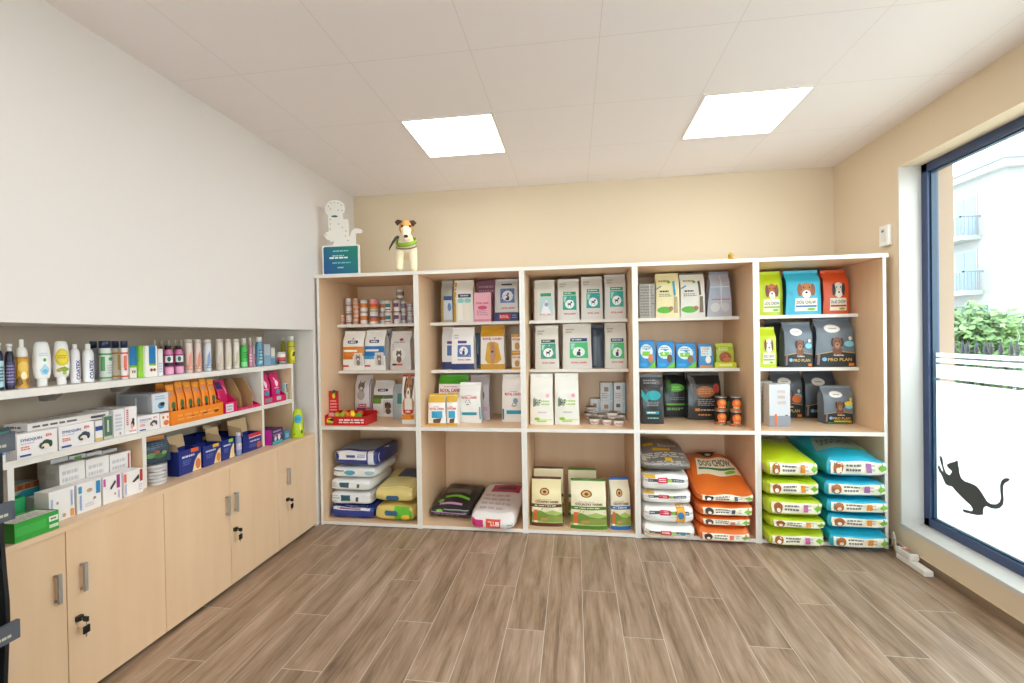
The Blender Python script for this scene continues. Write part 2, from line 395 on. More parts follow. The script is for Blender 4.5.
# ------------------------------------------------------------ outdoors
m = MB(); m.box((XO, -30, -.25), (60, 70, -.15), wall_mat('paving', '#cfcac2', .3)); o = m.obj('pavement'); struct(o)
XB2 = 24.
ca = at(1006, 157, x=XB2); cb = at(1006, 167, x=XB2); YC = ca.y
t = thing('street_building', 'white rendered apartment building with two balconies across the street', 'building', (XB2, YC, -.15))
RW = wall_mat('white_render', '#8b8b8b', .2)
def bb(m, a, b, mm): m.box((a[0]-XB2, a[1]-YC, a[2]+.15), (b[0]-XB2, b[1]-YC, b[2]+.15), mm)
m = MB(); bb(m, (XB2, YC, -.15), (XB2+14, YC+26, cb.z), RW); m.obj('wall', t)
m = MB(); bb(m, (XB2-.35, YC-.35, cb.z), (XB2+14.2, YC+26, cb.z+.35), '#a2a2a0'); bb(m, (XB2-.5, YC-.5, cb.z+.35), (XB2+14.3, YC+26, ca.z), '#7d8690'); m.obj('cornice', t)
for (us, vs) in (((951, 986), 240), ((952, 989), 296)):
    p0 = at(us[0], vs, x=XB2); p1 = at(us[1], vs-3, x=XB2); zt = p1.z
    yy0, yy1 = p1.y + .3, p0.y + 1.2
    m = MB(); bb(m, (XB2-1.0, yy0, zt-.05), (XB2, yy1, zt+.2), '#8d908c'); sl = m.obj('balcony_slab', t)
    m = MB(); rc = '#6f7680'
    for i in range(15):
        y = yy0 + .05 + (yy1-yy0-.1)*i/14; bb(m, (XB2-.98, y-.015, zt+.2), (XB2-.95, y+.015, zt+1.2), rc)
    for i in range(5):
        x = XB2-.97+.97*i/5
        for y in (yy0+.03, yy1-.03): bb(m, (x-.015, y-.015, zt+.2), (x+.015, y+.015, zt+1.2), rc)
    bb(m, (XB2-1.0, yy0, zt+1.18), (XB2-.93, yy1, zt+1.25), rc)
    for y in (yy0, yy1-.06): bb(m, (XB2-1.0, y, zt+1.18), (XB2, y+.06, zt+1.25), rc)
    m.obj('balcony_railing', t)
    q = at(966, vs-20, x=XB2); y0, y1 = q.y-.75, q.y+.75
    m = MB(); bb(m, (XB2-.03, y0, zt+.2), (XB2-.005, y1, zt+2.5), '#868b92'); f = m.obj('french_door', t)
    m = MB()
    for a in (0, 1):
        ya = y0+.1+a*.70; bb(m, (XB2-.045, ya, zt+.35), (XB2-.032, ya+.58, zt+2.4), mat('#6c7d95', .2))
    m.obj('pane', f)
g0 = at(956, 320, x=XB2); g1 = at(988, 305, x=XB2)
m = MB(); bb(m, (XB2-.03, g1.y, 0), (XB2-.005, g0.y+1.5, g1.z), '#4a5c57'); m.obj('shutter', t)
# iron fence
FX = 8.0
t = thing('iron_fence', 'dark iron fence with spear-shaped tops outside the window', 'fence', (FX, 0, -.15))
IR = mat('#1f1d26', .6)
yq = -1.6; n = 0
while n < 78:
    m = MB(); r = .013
    m.tube([(0, yq, 0), (0, yq, 1.30)], r, IR, 6)
    m.lathe([(.012, 1.29), (.026, 1.31), (.026, 1.33), (.011, 1.35), (.030, 1.41), (.020, 1.47), (.002, 1.56)], 6, IR, x=0, y=yq)
    m.obj('picket', t); n += 1
    yq += .085 if n % 3 == 0 else .15
m = MB()
for z in (.2, 1.12, 1.24): m.box((-.018, -1.7, z), (.018, yq, z+.035), IR)
m.obj('rail', t)
# shrub behind the fence: leaf quads on boughs
def shrub(c, rx, ry, rz, n, cols, name, label, cat):
    t = thing(name, label, cat, c)
    m = MB()
    for i in range(7):
        a = 2*PI*i/7; m.tube([(0, 0, 0), (.1*math.cos(a), .1*math.sin(a), rz*.5), (rx*.55*math.cos(a), ry*.55*math.sin(a), rz*1.2)], .03, '#5a4a38', 6)
    m.obj('stem', t)
    m = MB(); rr = random.Random(3)
    for i in range(n):
        d = Vector((rr.gauss(0, 1), rr.gauss(0, 1), rr.gauss(0, 1))).normalized() * (rr.random() ** .33)
        lump = 1 + .18*math.sin(5*d.x+2)*math.sin(6*d.y+1)
        p = Vector((d.x*rx*lump, d.y*ry*lump, rz + d.z*rz*.95*lump))
        u = Vector((rr.gauss(0, 1), rr.gauss(0, 1), rr.gauss(0, 1))).normalized(); w = u.orthogonal().normalized(); s = .07+.06*rr.random()
        m.add([p-u*s, p+w*s*.5, p+u*s, p-w*s*.5], [(0, 1, 2, 3)], rr.choice(cols), False)
    o = m.obj('foliage', t)
h0 = at(957, 330, x=11.5); h1 = at(1000, 330, x=11.5); hz = at(975, 306, x=11.5).z
shrub((11.5, (h0.y+h1.y)/2, -.15), .9, abs(h0.y-h1.y)/2+.35, (hz+.15)/2, 5200, ['#5f7d45', '#54703c', '#6f8a52', '#4a6838'], 'shrub', 'rounded green shrub seen through the window behind the fence', 'shrub')
# ------------------------------------------------------------ daylight
w = bpy.data.worlds.new('world'); bpy.context.scene.world = w; w.use_nodes = True; nt = w.node_tree
bg = nt.nodes['Background']; tc = N(nt, 'ShaderNodeTexCoord'); nz = N(nt, 'ShaderNodeTexNoise'); nz.inputs['Scale'].default_value = 2.2; nz.inputs['Detail'].default_value = 5
rp = N(nt, 'ShaderNodeValToRGB'); rp.color_ramp.elements[0].position = .38; rp.color_ramp.elements[1].position = .6
rp.color_ramp.elements[0].color = (.78, .89, 1, 1); rp.color_ramp.elements[1].color = (1, 1, 1, 1)
nt.links.new(tc.outputs['Generated'], nz.inputs['Vector']); nt.links.new(nz.outputs['Fac'], rp.inputs[0]); nt.links.new(rp.outputs[0], bg.inputs[0])
bg.inputs[1].default_value = 5.4
sd = bpy.data.lights.new('sun', 'SUN'); sd.energy = .5; sd.angle = .02; sd.color = (1, .96, .9)
so = bpy.data.objects.new('sun', sd); C.objects.link(so)
so.rotation_euler = Vector((.62, .28, -.74)).to_track_quat('-Z', 'Y').to_euler()
sc = bpy.context.scene
sc.view_settings.view_transform = 'Standard'; sc.view_settings.look = 'None'; sc.view_settings.gamma = 1; sc.view_settings.exposure = .40
sc.view_settings.use_curve_mapping = False
cy = sc.cycles
cy.max_bounces = 12; cy.diffuse_bounces = 7; cy.glossy_bounces = 3; cy.transparent_max_bounces = 12; cy.use_denoising = True; cy.sample_clamp_indirect = 6
cy.caustics_reflective = False; cy.caustics_refractive = False
# ------------------------------------------------------------ printing on goods
_T = {}
def glyphs(txt, bold=.03):
    if (txt, bold) in _T: return _T[(txt, bold)]
    cu = bpy.data.curves.new('lettering', 'FONT'); cu.body = txt; cu.resolution_u = 2; cu.offset = bold; cu.fill_mode = 'FRONT'
    o = bpy.data.objects.new('lettering', cu); C.objects.link(o)
    dg = bpy.context.evaluated_depsgraph_get(); me = bpy.data.meshes.new_from_object(o.evaluated_get(dg))
    V = [(v.co.x, v.co.y) for v in me.vertices]; F = [list(p.vertices) for p in me.polygons]
    bpy.data.objects.remove(o); bpy.data.curves.remove(cu); bpy.data.meshes.remove(me)
    x0 = min(v[0] for v in V); x1 = max(v[0] for v in V); y0 = min(v[1] for v in V); y1 = max(v[1] for v in V)
    V = [((x-x0)/(x1-x0), (y-y0)/(y1-y0)) for x, y in V]
    _T[(txt, bold)] = (V, F); return V, F
def patch(mb, surf, poly, off, mm, lim=.13):
    """a filled outline laid on a curved front: triangles split until they follow it"""
    from mathutils.geometry import tessellate_polygon
    T = [[Vector((poly[i][0], poly[i][1])) for i in t] for t in tessellate_polygon([[Vector((a, b, 0)) for a, b in poly]])]
    V = []; F = []
    while T:
        a, b, c = T.pop()
        e = [(b-a).length, (c-b).length, (a-c).length]; k = e.index(max(e))
        if e[k] > lim:
            if k == 1: a, b, c = b, c, a
            elif k == 2: a, b, c = c, a, b
            m_ = (a+b)/2; T += [[a, m_, c], [m_, b, c]]
        else:
            if (b-a).cross(c-a) < 0: b, c = c, b
            n = len(V); V += [surf(p.x, p.y, off) for p in (a, b, c)]; F.append((n, n+1, n+2))
    mb.add(V, F, mm)
def decal(mb, surf, ops, off=.0010, step=.0006, rough=.45):
    """surf(s, t, off) -> point.  ops: r rect, e ellipse, p polygon, t text, v text running upward, b bars of small print"""
    for op in ops:
        k = op[0]; col = op[-1]
        mm = mat(col, rough) if isinstance(col, str) else col
        if k == 'r':
            _, s0, t0, s1, t1, _c = op
            nu = max(1, int(abs(s1-s0)*10+.5)); nv = max(1, int(abs(t1-t0)*12+.5))
            mb.grid(lambda a, b: surf(a, b, off), nu, nv, mm, False, (s0, s1), (t0, t1))
        elif k == 'e':
            _, cs, ct, rs, rt, _c = op; n = 14
            P = [surf(cs, ct, off)]
            for q in (.55, 1.):
                P += [surf(cs + rs*q*math.cos(2*PI*i/n), ct + rt*q*math.sin(2*PI*i/n), off) for i in range(n)]
            F = [(0, 1+i, 1+(i+1) % n) for i in range(n)] + [(1+i, 1+n+i, 1+n+(i+1) % n, 1+(i+1) % n) for i in range(n)]
            mb.add(P, F, mm)
        elif k == 'p':
            patch(mb, surf, op[1], off, mm)
        elif k in 'tv':
            _, txt, s0, t0, s1, t1, _c = op
            V, F = glyphs(txt)
            T = [[P_ for P_ in (V[i] for i in f)] for f in F]
            for tri in T:
                q = [(s0+(s1-s0)*x, t0+(t1-t0)*y) if k == 't' else (s1-(s1-s0)*y, t0+(t1-t0)*x) for x, y in tri]
                patch(mb, surf, q, off, mm, .05)
        elif k == 'b':     # lines of print too small to read
            _, s0, t0, s1, t1, n, _c = op
            rr = random.Random(int(1000*s0+77*t0+n)); dt = (t1-t0)/n
            for i in range(n):
                s = s0; tt = t1 - dt*(i+.75)
                e = s1 - (s1-s0)*.25*rr.random()
                while s < e - .01:
                    w_ = min((s1-s0)*(.08+.17*rr.random()), e-s)
                    mb.grid(lambda a, b: surf(a, b, off), 1, 1, mm, False, (s, s+w_), (tt, tt+dt*.5)); s += w_ + (s1-s0)*.04
        off += step
def smooth(a, b, x):
    x = max(0., min(1., (x-a)/(b-a))); return x*x*(3-2*x)
def dog(cs, ct, r, c1='#8a5a34', c2='#f0e4d2', c3='#3b2a20'):
    """a dog's portrait: ears, head, muzzle, nose, eyes"""
    return [('e', cs, ct-r*1.25, r*1.0, r*.75, c1), ('e', cs-r*.85, ct+r*.10, r*.36, r*.70, c3), ('e', cs+r*.85, ct+r*.10, r*.36, r*.70, c3), ('e', cs, ct, r*.86, r*.95, c1),
            ('e', cs, ct-r*.42, r*.5, r*.5, c2), ('e', cs, ct-r*.25, r*.17, r*.14, '#1c1614'), ('e', cs-r*.36, ct+r*.2, r*.1, r*.1, '#1c1614'), ('e', cs+r*.36, ct+r*.2, r*.1, r*.1, '#1c1614')]
def cat(cs, ct, r, c1='#8d857e', c2='#ece8e4', k=1.):
    return [('e', cs, ct-r*1.5*k, r*.8, r*1.0*k, c1), ('p', [(cs-r*.85, ct+r*.3*k), (cs-r*.2, ct+r*.6*k), (cs-r*.75, ct+r*1.25*k)], c1), ('p', [(cs+r*.85, ct+r*.3*k), (cs+r*.75, ct+r*1.25*k), (cs+r*.2, ct+r*.6*k)], c1),
            ('e', cs, ct, r*.95, r*.85*k, c1), ('e', cs, ct-r*.35*k, r*.45, r*.36*k, c2), ('e', cs-r*.38, ct+r*.12*k, r*.15, r*.14*k, '#3c4a2c'), ('e', cs+r*.38, ct+r*.12*k, r*.15, r*.14*k, '#3c4a2c'), ('e', cs, ct-r*.22*k, r*.1, r*.08*k, '#b57a72')]
def sitcat(cs, ct, r, c='#2b2f52', k=1.):
    return [('e', cs-r*.05, ct-r*.35*k, r*.42, r*.5*k, c), ('e', cs+r*.14, ct+r*.38*k, r*.24, r*.24*k, c), ('p', [(cs-r*.1, ct), (cs+r*.3, ct), (cs+r*.35, ct-r*.85*k), (cs+r*.1, ct-r*.85*k)], c), ('p', [(cs-r*.3, ct-r*.6*k), (cs-r*.7, ct-r*.8*k), (cs-r*.3, ct-r*.86*k)], c)]
def standdog(cs, ct, r, c='#3a2f4a', k=1.):
    return [('r', cs-r*.5, ct-r*.2*k, cs+r*.4, ct+r*.2*k, c), ('r', cs-r*.5, ct-r*.65*k, cs-r*.36, ct-r*.2*k, c), ('r', cs+r*.24, ct-r*.65*k, cs+r*.38, ct-r*.2*k, c), ('e', cs+r*.5, ct+r*.38*k, r*.26, r*.22*k, c), ('p', [(cs-r*.5, ct+r*.1*k), (cs-r*.5, ct+r*.2*k), (cs-r*.85, ct+r*.5*k)], c)]
# ------------------------------------------------------------ generators (front faces local -y, base centre at the origin)
def bag(name, label, cat_, loc, w, h, d, base, ops, rz=0, group=None, seal=None, side=None, lean=0., rough=.42, bulge=.18, taper=.04, gus=.9, sealh=.06, shear=0., pinch=.70):
    """upright gusseted pouch: block bottom, belly, top pressed flat into a seal"""
    w -= .003; h -= .0018; loc = (loc[0], loc[1], loc[2]+.0009)
    t = thing(name, label, cat_, loc, rz, group)
    sd_ = R_.random()*10
    def A(q): return (1 - taper*smooth(.1, 1, q)) * (1 - .03*math.sin(q*PI))
    def Bd(q): return d/2 * (1 - .90*smooth(pinch, 1-sealh, q)**1.4) * (1 + .10*math.sin(min(q*1.4, 1)*PI))
    def front(s, q, off=0.):
        u = 2*s-1
        wob = .006*min(1, w*5)*(math.sin(7*q+sd_+2*u)*math.sin(3*u+sd_) + .5*math.sin(17*q+5*u+sd_*2))
        if q < .05: wob *= q/.05
        y = -Bd(q)*(1 - bulge*abs(u)**3) + wob*.55 - off
        return Vector((w/2*u*A(q) + shear*q*w, y + lean*q*h, h*q))
    def back(s, q):
        u = 2*s-1
        return Vector((w/2*u*A(q) + shear*q*w, Bd(q)*(1 - bulge*abs(u)**3) + lean*q*h, h*q))
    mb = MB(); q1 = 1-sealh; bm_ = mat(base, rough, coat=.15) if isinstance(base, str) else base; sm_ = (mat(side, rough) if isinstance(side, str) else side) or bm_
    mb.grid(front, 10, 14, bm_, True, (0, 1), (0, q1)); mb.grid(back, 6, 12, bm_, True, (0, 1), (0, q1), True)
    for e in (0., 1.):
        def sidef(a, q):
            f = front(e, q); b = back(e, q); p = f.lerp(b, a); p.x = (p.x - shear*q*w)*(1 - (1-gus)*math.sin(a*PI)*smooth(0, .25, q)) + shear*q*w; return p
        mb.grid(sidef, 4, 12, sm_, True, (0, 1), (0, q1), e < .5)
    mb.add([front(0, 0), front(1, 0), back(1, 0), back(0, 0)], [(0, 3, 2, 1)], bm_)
    decal(mb, front, ops)
    mb.obj('pouch', t)
    ms = MB(); se = seal or base; se = mat(se, rough) if isinstance(se, str) else se
    ms.grid(lambda a, b: front(a, b, .0003), 10, 2, se, True, (0, 1), (q1, 1)); ms.grid(lambda a, b: back(a, b)+Vector((0, .0003, 0)), 10, 2, se, True, (0, 1), (q1, 1), True)
    f0 = [front(i/10, 1, .0003) for i in range(11)]; b0 = [back(i/10, 1)+Vector((0, .0003, 0)) for i in range(11)]
    ms.add(f0+b0, [(i, i+1, 12+i, 11+i) for i in range(10)], se)
    for e in (0., 1.):
        ms.add([front(e, q1), back(e, q1), back(e, 1), front(e, 1)], [(0, 1, 2, 3) if e else (3, 2, 1, 0)], se)
    ms.obj('top_seal', t)
    return t
def sack(name, label, loc, w, L, h, base, ops, rz=0, group=None, top=None, n=5., front_drop=0., dome=0., tilt=0., left=None, seam=None, roll=0., yaw_skew=0., np_=9., over=0., sag=0., flare=0.):
    """heavy filled sack lying flat, its bottom end towards -y: a rounded block, soft in section (n), square in plan (np_)"""
    t = thing(name, label, 'sack', (loc[0], loc[1], loc[2]+.0008), rz, group)
    w -= .004; sd_ = R_.random()*10; hw, hl, hh = w/2, L/2, h/2
    def warp(p):
        x, y, z = p
        fz = min(1., max(0., z/h))
        z2 = z*(1 - front_drop*smooth(.45, -1, y/hl)) + dome*fz*max(0, 1-(x/hw)**2)*max(0, 1-(y/hl)**2)
        z2 += tilt*(y+hl) - abs(roll)*(hw - math.copysign(1, roll)*x)*fz
        wv = math.sin(11*x+sd_)*math.sin(9*y+2*sd_) + .6*math.sin(23*x+7*y+sd_) + .35*math.sin(31*x-19*y+3*sd_)
        z2 += .055*h*(wv-1.6)*smooth(.55, 1, fz)*.8
        crease = .004*math.sin(26*x+3*sd_+8*z/h) + .003*math.sin(47*x-5*z/h+sd_)
        ye = y + (crease if y < 0 else 0)*smooth(.5, 1, abs(y)/hl)*math.sin(PI*min(1, max(0, fz)))
        x2 = x*(1-.012*(1+math.sin(9*fz+sd_+4*y))) + yaw_skew*(y+hl)
        z2 = max(0., z2)
        if over:      # the end hanging over the shelf's front edge spreads and droops
            k_ = smooth(-hl+over-.004, -hl+over-.040, y); x2 += math.copysign(flare, x)*k_*min(1, abs(x)/hw)**2; z2 -= sag*k_
        return Vector((x2, ye, z2))
    def ks(u, v): return max(0., 1 - (abs(u)**np_ + abs(v)**np_)**(n/np_))
    def kf(u, v):   # depth left for y when x = u, z = v
        return max(0., max(0., 1-abs(v)**n)**(np_/n) - abs(u)**np_) ** (1/np_)
    def sq(a, b, c):
        q = ((abs(a)**np_ + abs(b)**np_)**(n/np_) + abs(c)**n) ** (-1/n); return a*q, b*q, c*q
    def P(a, b, c):
        x, y, z = sq(a, b, c); return warp((x*hw, y*hl, hh + z*hh))
    mb = MB(); bm_ = mat(base, .36, coat=.25)
    N_ = 12; mp = lambda q: math.tan((2*q-1)*.80)/math.tan(.80)
    mb.grid(lambda a, b: P(mp(a), -1, mp(b)), N_, 8, bm_); mb.grid(lambda a, b: P(mp(a), 1, mp(b)), N_, 6, bm_, flip=True)
    mb.grid(lambda a, b: P(mp(a), mp(b), 1), N_, 14, bm_); mb.grid(lambda a, b: P(mp(a), mp(b), -1), N_, 12, bm_, flip=True)
    mb.grid(lambda a, b: P(-1, mp(a), mp(b)), 14, 8, bm_, flip=True); mb.grid(lambda a, b: P(1, mp(a), mp(b)), 14, 8, bm_)
    def front(s, q, off=0):
        u = 2*s-1; v = 2*q-1
        p = warp((u*hw, -hl*kf(u, v), hh + v*hh)); p.y -= off*1.6; return p
    def topf(s, q, off=0):
        u = 2*s-1; v = 2*q-1
        p = warp((u*hw, v*hl, hh + ks(u, v)**(1/n)*hh)); p.z += off*2; return p
    def leftf(s, q, off=0):
        u = 2*s-1; v = 2*q-1
        p = warp((-kf(u, v)*hw, -u*hl, hh + v*hh)); p.x -= off*2; return p
    decal(mb, front, ops, .0010)
    if top: decal(mb, topf, top, .0016, .0006)
    if left: decal(mb, leftf, left, .0010)
    mb.obj('filled_body', t)
    ms = MB()      # stitched end seam at the far end
    ms.grid(lambda a, b: P(mp(.06+.88*a), 1, -.1+.2*b) + Vector((0, .002+.022*math.sin(b*PI), 0)), 10, 4, mat(seam or base, .5), True, flip=True)
    ms.obj('end_seam', t)
    return t
def carton(name, label, loc, w, h, d, base, ops=(), rz=0, group=None, left=(), top=(), cat_='box', flap=None, part=True, bev=.0012, lid='tuck_flap', right=()):
    w -= .0016; h -= .0006; loc = (loc[0], loc[1], loc[2]+.0006)
    t = thing(name, label, cat_, loc, rz, group)
    mb = MB(); mb.box((-w/2, -d/2, 0), (w/2, d/2, h), mat(base, .45))
    decal(mb, lambda s, q, off=0: Vector((-w/2+s*w, -d/2-off, q*h)), ops)
    decal(mb, lambda s, q, off=0: Vector((-w/2-off, d/2-s*d, q*h)), left)
    decal(mb, lambda s, q, off=0: Vector((w/2+off, -d/2+s*d, q*h)), right)
    decal(mb, lambda s, q, off=0: Vector((-w/2+s*w, -d/2+q*d, h+off)), top)
    mb.obj('carton', t)
    if part:
        m2 = MB(); m2.box((-w/2+.002, -d/2+.001, h+.0001), (w/2-.002, d/2-.003, h+.0008), mat(flap or base, .45))
        if top: decal(m2, lambda s, q, off=0: Vector((-w/2+s*w, -d/2+q*d, h+.0008+off)), [o for o in top])
        m2.obj(lid, t)
    return t
def tin(name, label, loc, r, h, body, bands=(), group=None, lid='#c9c7c2', ops=(), n=18, cat_='can', metal=.8):
    r -= .0006; h -= .0006; loc = (loc[0], loc[1], loc[2]+.0006)
    t = thing(name, label, cat_, loc, 0, group)
    lm = mat(lid, .3, metal); e = min(.004, h*.08)
    mb = MB()
    def rad(z): return r*.985
    prof = [(r*.94, 0), (r, e*.4), (r, e), (r*.985, e*1.4)]; mats = [lm, lm, lm]
    zs = sorted([(q0*h, q1*h, c) for q0, q1, c in bands])
    z = e*1.4; bmx = mat(body, .4)
    for a, b, c in zs:
        if a > z+1e-5: prof.append((r*.985, a)); mats.append(bmx)
        prof.append((r*.985, min(b, h-e*1.4))); mats.append(mat(c, .4)); z = b
    if z < h-e*1.4-1e-5: prof.append((r*.985, h-e*1.4)); mats.append(bmx)
    mb.lathe(prof, n, bmx, mats=mats)
    decal(mb, lambda s, q, off=0: Vector(((r*.985+off)*math.sin((s-.5)*PI*.94), -(r*.985+off)*math.cos((s-.5)*PI*.94), q*h)), ops)
    mb.obj('tin_body', t)
    ml = MB(); ml.lathe([(r*.985, h-e*1.4), (r, h-e), (r, h), (r*.95, h), (r*.93, h-e*.7), (r*.3, h-e*.7)], n, lm)
    ml.tube([(0, -r*.2, h-e*.5), (0, -r*.45, h-e*.2), (r*.12, -r*.6, h), (0, -r*.7, h), (-r*.12, -r*.6, h), (0, -r*.45, h-e*.2)], .0012, lm, 5)
    ml.obj('lid', t)
    return t
def bottle(name, label, loc, prof, body, cap, ops=(), capmat='#f2f0ee', rz=PI/2, group=None, sy=1., cat_='bottle', n=20, capname='cap', glossy=.3, bandmats=None):
    """prof/cap: (r, z) profiles"""
    t = thing(name, label, cat_, loc, rz, group)
    mb = MB(); mb.lathe(prof, n, mat(body, glossy), sy=sy, mats=bandmats)
    H = prof[-1][1]
    def rad(z):
        for (r0, z0), (r1, z1) in zip(prof, prof[1:]):
            if z0 <= z <= z1 and z1 > z0: return r0 + (r1-r0)*(z-z0)/(z1-z0)
        return prof[-1][0]
    def surf(s, q, off=0):
        a = (s-.5)*PI*.96; r = rad(q*H) + off
        return Vector((r*math.sin(a), -r*math.cos(a)*sy - off, q*H))
    decal(mb, surf, ops)
    mb.obj('bottle_body', t)
    mc = MB(); mc.lathe(cap, 16, mat(capmat, .3) if isinstance(capmat, str) else capmat, sy=sy if capname == 'foot_cap' else 1.)
    mc.obj(capname, t)
    return t
def span(u0, u1, vt, y, zb, dz=.0):
    """x-centre, width and height of an upright front at depth y standing on zb"""
    vm = vt + 15
    a = at(u0, vm, y=y); b = at(u1, vm, y=y); c = at((u0+u1)/2, vt, y=y+dz)
    return (a.x+b.x)/2, b.x-a.x, c.z-zb
def pbag(label, u0, u1, vt, y, zb, d, base, ops, name='pet_food_bag', group=None, cat_='bag', zt=None, **kw):
    """bag measured on its front: u0..u1 wide, top at vt; the seal sits d/2 behind the front"""
    y = min(y, .685-d)
    x, w, h = span(u0, u1, vt, y, zb, d/2)
    xa, xb = bay(x-w/2, x+w/2, .004+abs(kw.get('rz', 0))*d*.5); x, w = (xa+xb)/2, xb-xa
    if zt: h = min(h, zt - zb)
    return bag(name, label, cat_, (x, y+d/2, zb), w, h, d, base, ops, group=group, **kw)
def bay(x0, x1, mg=.0):
    """keep a width inside the bay it stands in"""
    k = min(4, max(0, int(((x0+x1)/2)/P_)))
    return max(x0, k*P_+TH+.0025+mg), min(x1, (k+1)*P_-TH-.0025-mg)
def cyl(u0, u1, v, **k):
    """centre and radius of an upright cylinder seen between u0 and u1, its axis on the given plane"""
    c = at((u0+u1)/2, v, **k); a = ray(u0, v); b = ray(u1, v)
    a.z = b.z = 0; half = a.angle(b)/2
    return c.x, c.y, math.hypot(c.x-CAM.x, c.y-CAM.y)*math.sin(half)
def zat(u, v, x, y):
    d = ray(u, v); k = math.hypot(x-CAM.x, y-CAM.y)/math.hypot(d.x, d.y); return CAM.z + d.z*k
RED = '#c8202c'; NV = '#25306c'
def ORD(i, n):
    return 'top one' if i == n-1 else 'bottom one' if i == 0 else ('second', 'third', 'fourth', 'fifth')[i-1] + ' from the bottom'
# ---------------- first unit, upper shelf: tins
y0 = .385
def stack(us, vts, v_bot, body, bands, lab, grp, yy=y0, lidc='#c9c7c2', ops=(), nm='food_tin', zb=ZA):
    x, y, r = cyl(us[0], us[1], v_bot, y=yy)
    ztop = zat((us[0]+us[1])/2, vts[0], x, y); n = vts[1]; h = (ztop-zb)/n
    for i in range(n):
        tin(nm, lab[i] if isinstance(lab, list) else lab + ', ' + ORD(i, n), (x, y, zb+i*h+.0002), r, h*.985, body, bands[i % len(bands)], grp, lidc, ops)
G = 'tins on the top shelf of the first unit'
stack((339.8, 345.2), (315, 2), 320, '#e9d9cf', [((.25, .75, '#d58a62'),)], 'tiny orange and white tin at the far left', G)
stack((345.6, 352.4), (298.5, 6), 315, '#e8e4e2', [((.25, .6, '#a66a52'),), ((.3, .7, '#d9cfc9'),)], 'flat white tin with a brown line, first tall pile', G)
stack((353, 359.6), (298.5, 6), 315, '#efdccf', [((.2, .8, '#dc9064'),)], 'flat orange-banded tin, second tall pile', G)
stack((360.4, 368.2), (299.8, 2), 315, '#f0ece8', [((.35, .7, '#d98436'),)], ['white tin with an orange band, lower of the pair beside the flat orange tins', 'white tin with an orange band, upper of the pair beside the flat orange tins'], G)
stack((369.6, 378.4), (311.2, 1), 315, '#efeae8', [((.2, .5, '#dc6a33'), (.5, .62, '#5a5f8a'))], 'white and orange tin under the pink-topped tin', G)
x, y, r = cyl(369.6, 378.4, 315, y=y0); zq = zat(374, 311.2, x, y)
tin('food_tin', 'red and orange tin with a pink top, standing on a white tin', (x, y, zq+.0004), r, zat(374, 299.5, x, y)-zq, '#f2e4e0', ((.15, .34, '#e0a73c'), (.34, .62, '#dd5a2a'), (.62, .93, '#e79a9c')), G)
stack((379.6, 386.6), (300, 2), 315, '#ece6e2', [((.35, .65, '#cf7a4a'),)], ['white tin half hidden behind the teal-labelled pair, lower one', 'white tin half hidden behind the teal-labelled pair, upper one'], G, .47)
TE = [('r', .25, .38, .8, .68, '#2f7a72'), ('r', .3, .14, .8, .24, '#c9403c')]
stack((384.6, 392.6), (300, 2), 315, '#f1efec', [()], ['white tin with a teal square and red line, lower one', 'white tin with a teal square and red line, upper one'], G, ops=TE)
stack((393.8, 401), (299.8, 2), 315, '#efe9ea', [()], ['white tin with a dark purple square, lower of the pair under the odd single tin', 'white tin with a dark purple square, upper of the pair under the odd single tin'], G, ops=[('r', .2, .4, .75, .72, '#6d2f55')])
stack((400.6, 406.6), (300, 2), 315, '#d9d4da', [((.3, .7, '#8d8799'),)], ['grey and mauve tin left of the flat grey pile, lower one', 'grey and mauve tin left of the flat grey pile, upper one'], G, .43)
x, y, r = cyl(397, 405, 295, y=.39); zb = zat(401, 300, x, y)
x2, y2, _ = cyl(393.8, 406.6, 300, y=.41)
tin('food_tin', 'grey and white tin perched alone highest of all the tins', (x2, y2, ZA+2*((zat(397.4, 299.8, x2, .385)-ZA)/2)+.012), r, .088, '#dcd8d4', ((.3, .7, '#8a8280'),), G)
stack((407, 413.4), (303.5, 4), 315, '#dcd7da', [((.25, .6, '#a59fac'),)], 'flat grey tin in the rightmost pile', G)
# ---------------- first unit, second shelf
def hills(bandcol, fade, pic, extra=()):
    return [('r', .0, .36, 1., .60, bandcol), ('r', 0, .28, .5, .36, fade), ('r', .05, .47, .72, .52, '#f6f2ea'), ('p', [(.28, .68), (.72, .68), (.76, .72), (.72, .755), (.28, .755), (.24, .72)], NV), ('t', "Hill's", .34, .695, .66, .74, '#ffffff'), ('e', .5, .80, .05, .022, '#a08a9a'), ('r', .02, .09, .30, .13, RED)] + pic + list(extra)
def pic_cat(s0=.55, t0=.12): return [('r', s0, t0, s0+.4, t0+.32, '#d9d3cc')] + cat(s0+.2, t0+.19, .11, '#8f8178', '#e6dfd8', .7)
pbag('white dry food bag with an orange band and a cat photo', 342, 364, 331, .305, ZB_, .11, '#efede9', hills('#d98128', '#d07320', pic_cat()), zt=1.678)
pbag('white dry food bag with a blue band and a cat photo', 363.8, 385, 330, .300, ZB_, .11, '#f1f0ee', hills('#1f78bd', '#3fa3da', pic_cat()), zt=1.678)
pbag('white bag with blue edge hidden behind the blue-banded cat food bag', 366, 390, 329, .425, ZB_, .11, '#dfe3ea', [('r', .85, .1, .97, .9, '#7f97b8')], zt=1.678)
pbag('pale grey bag with a round cat face, right of the blue-banded cat food bag', 389.6, 410.6, 331, .305, ZB_, .11, '#dcdad6', [('e', .45, .40, .33, .17, '#eceae6'), *cat(.45, .41, .15, '#6d6258', '#e9e3da', .6), ('e', .58, .78, .10, .035, '#a53a50'), ('b', .2, .68, .85, .74, 1, '#a9a3a6'), ('r', .3, .12, .62, .165, '#d2603a'), ('e', .22, .14, .12, .03, '#5a3a3c'), ('b', .1, .5, .25, .68, 4, '#b6b0b0')], zt=1.678)
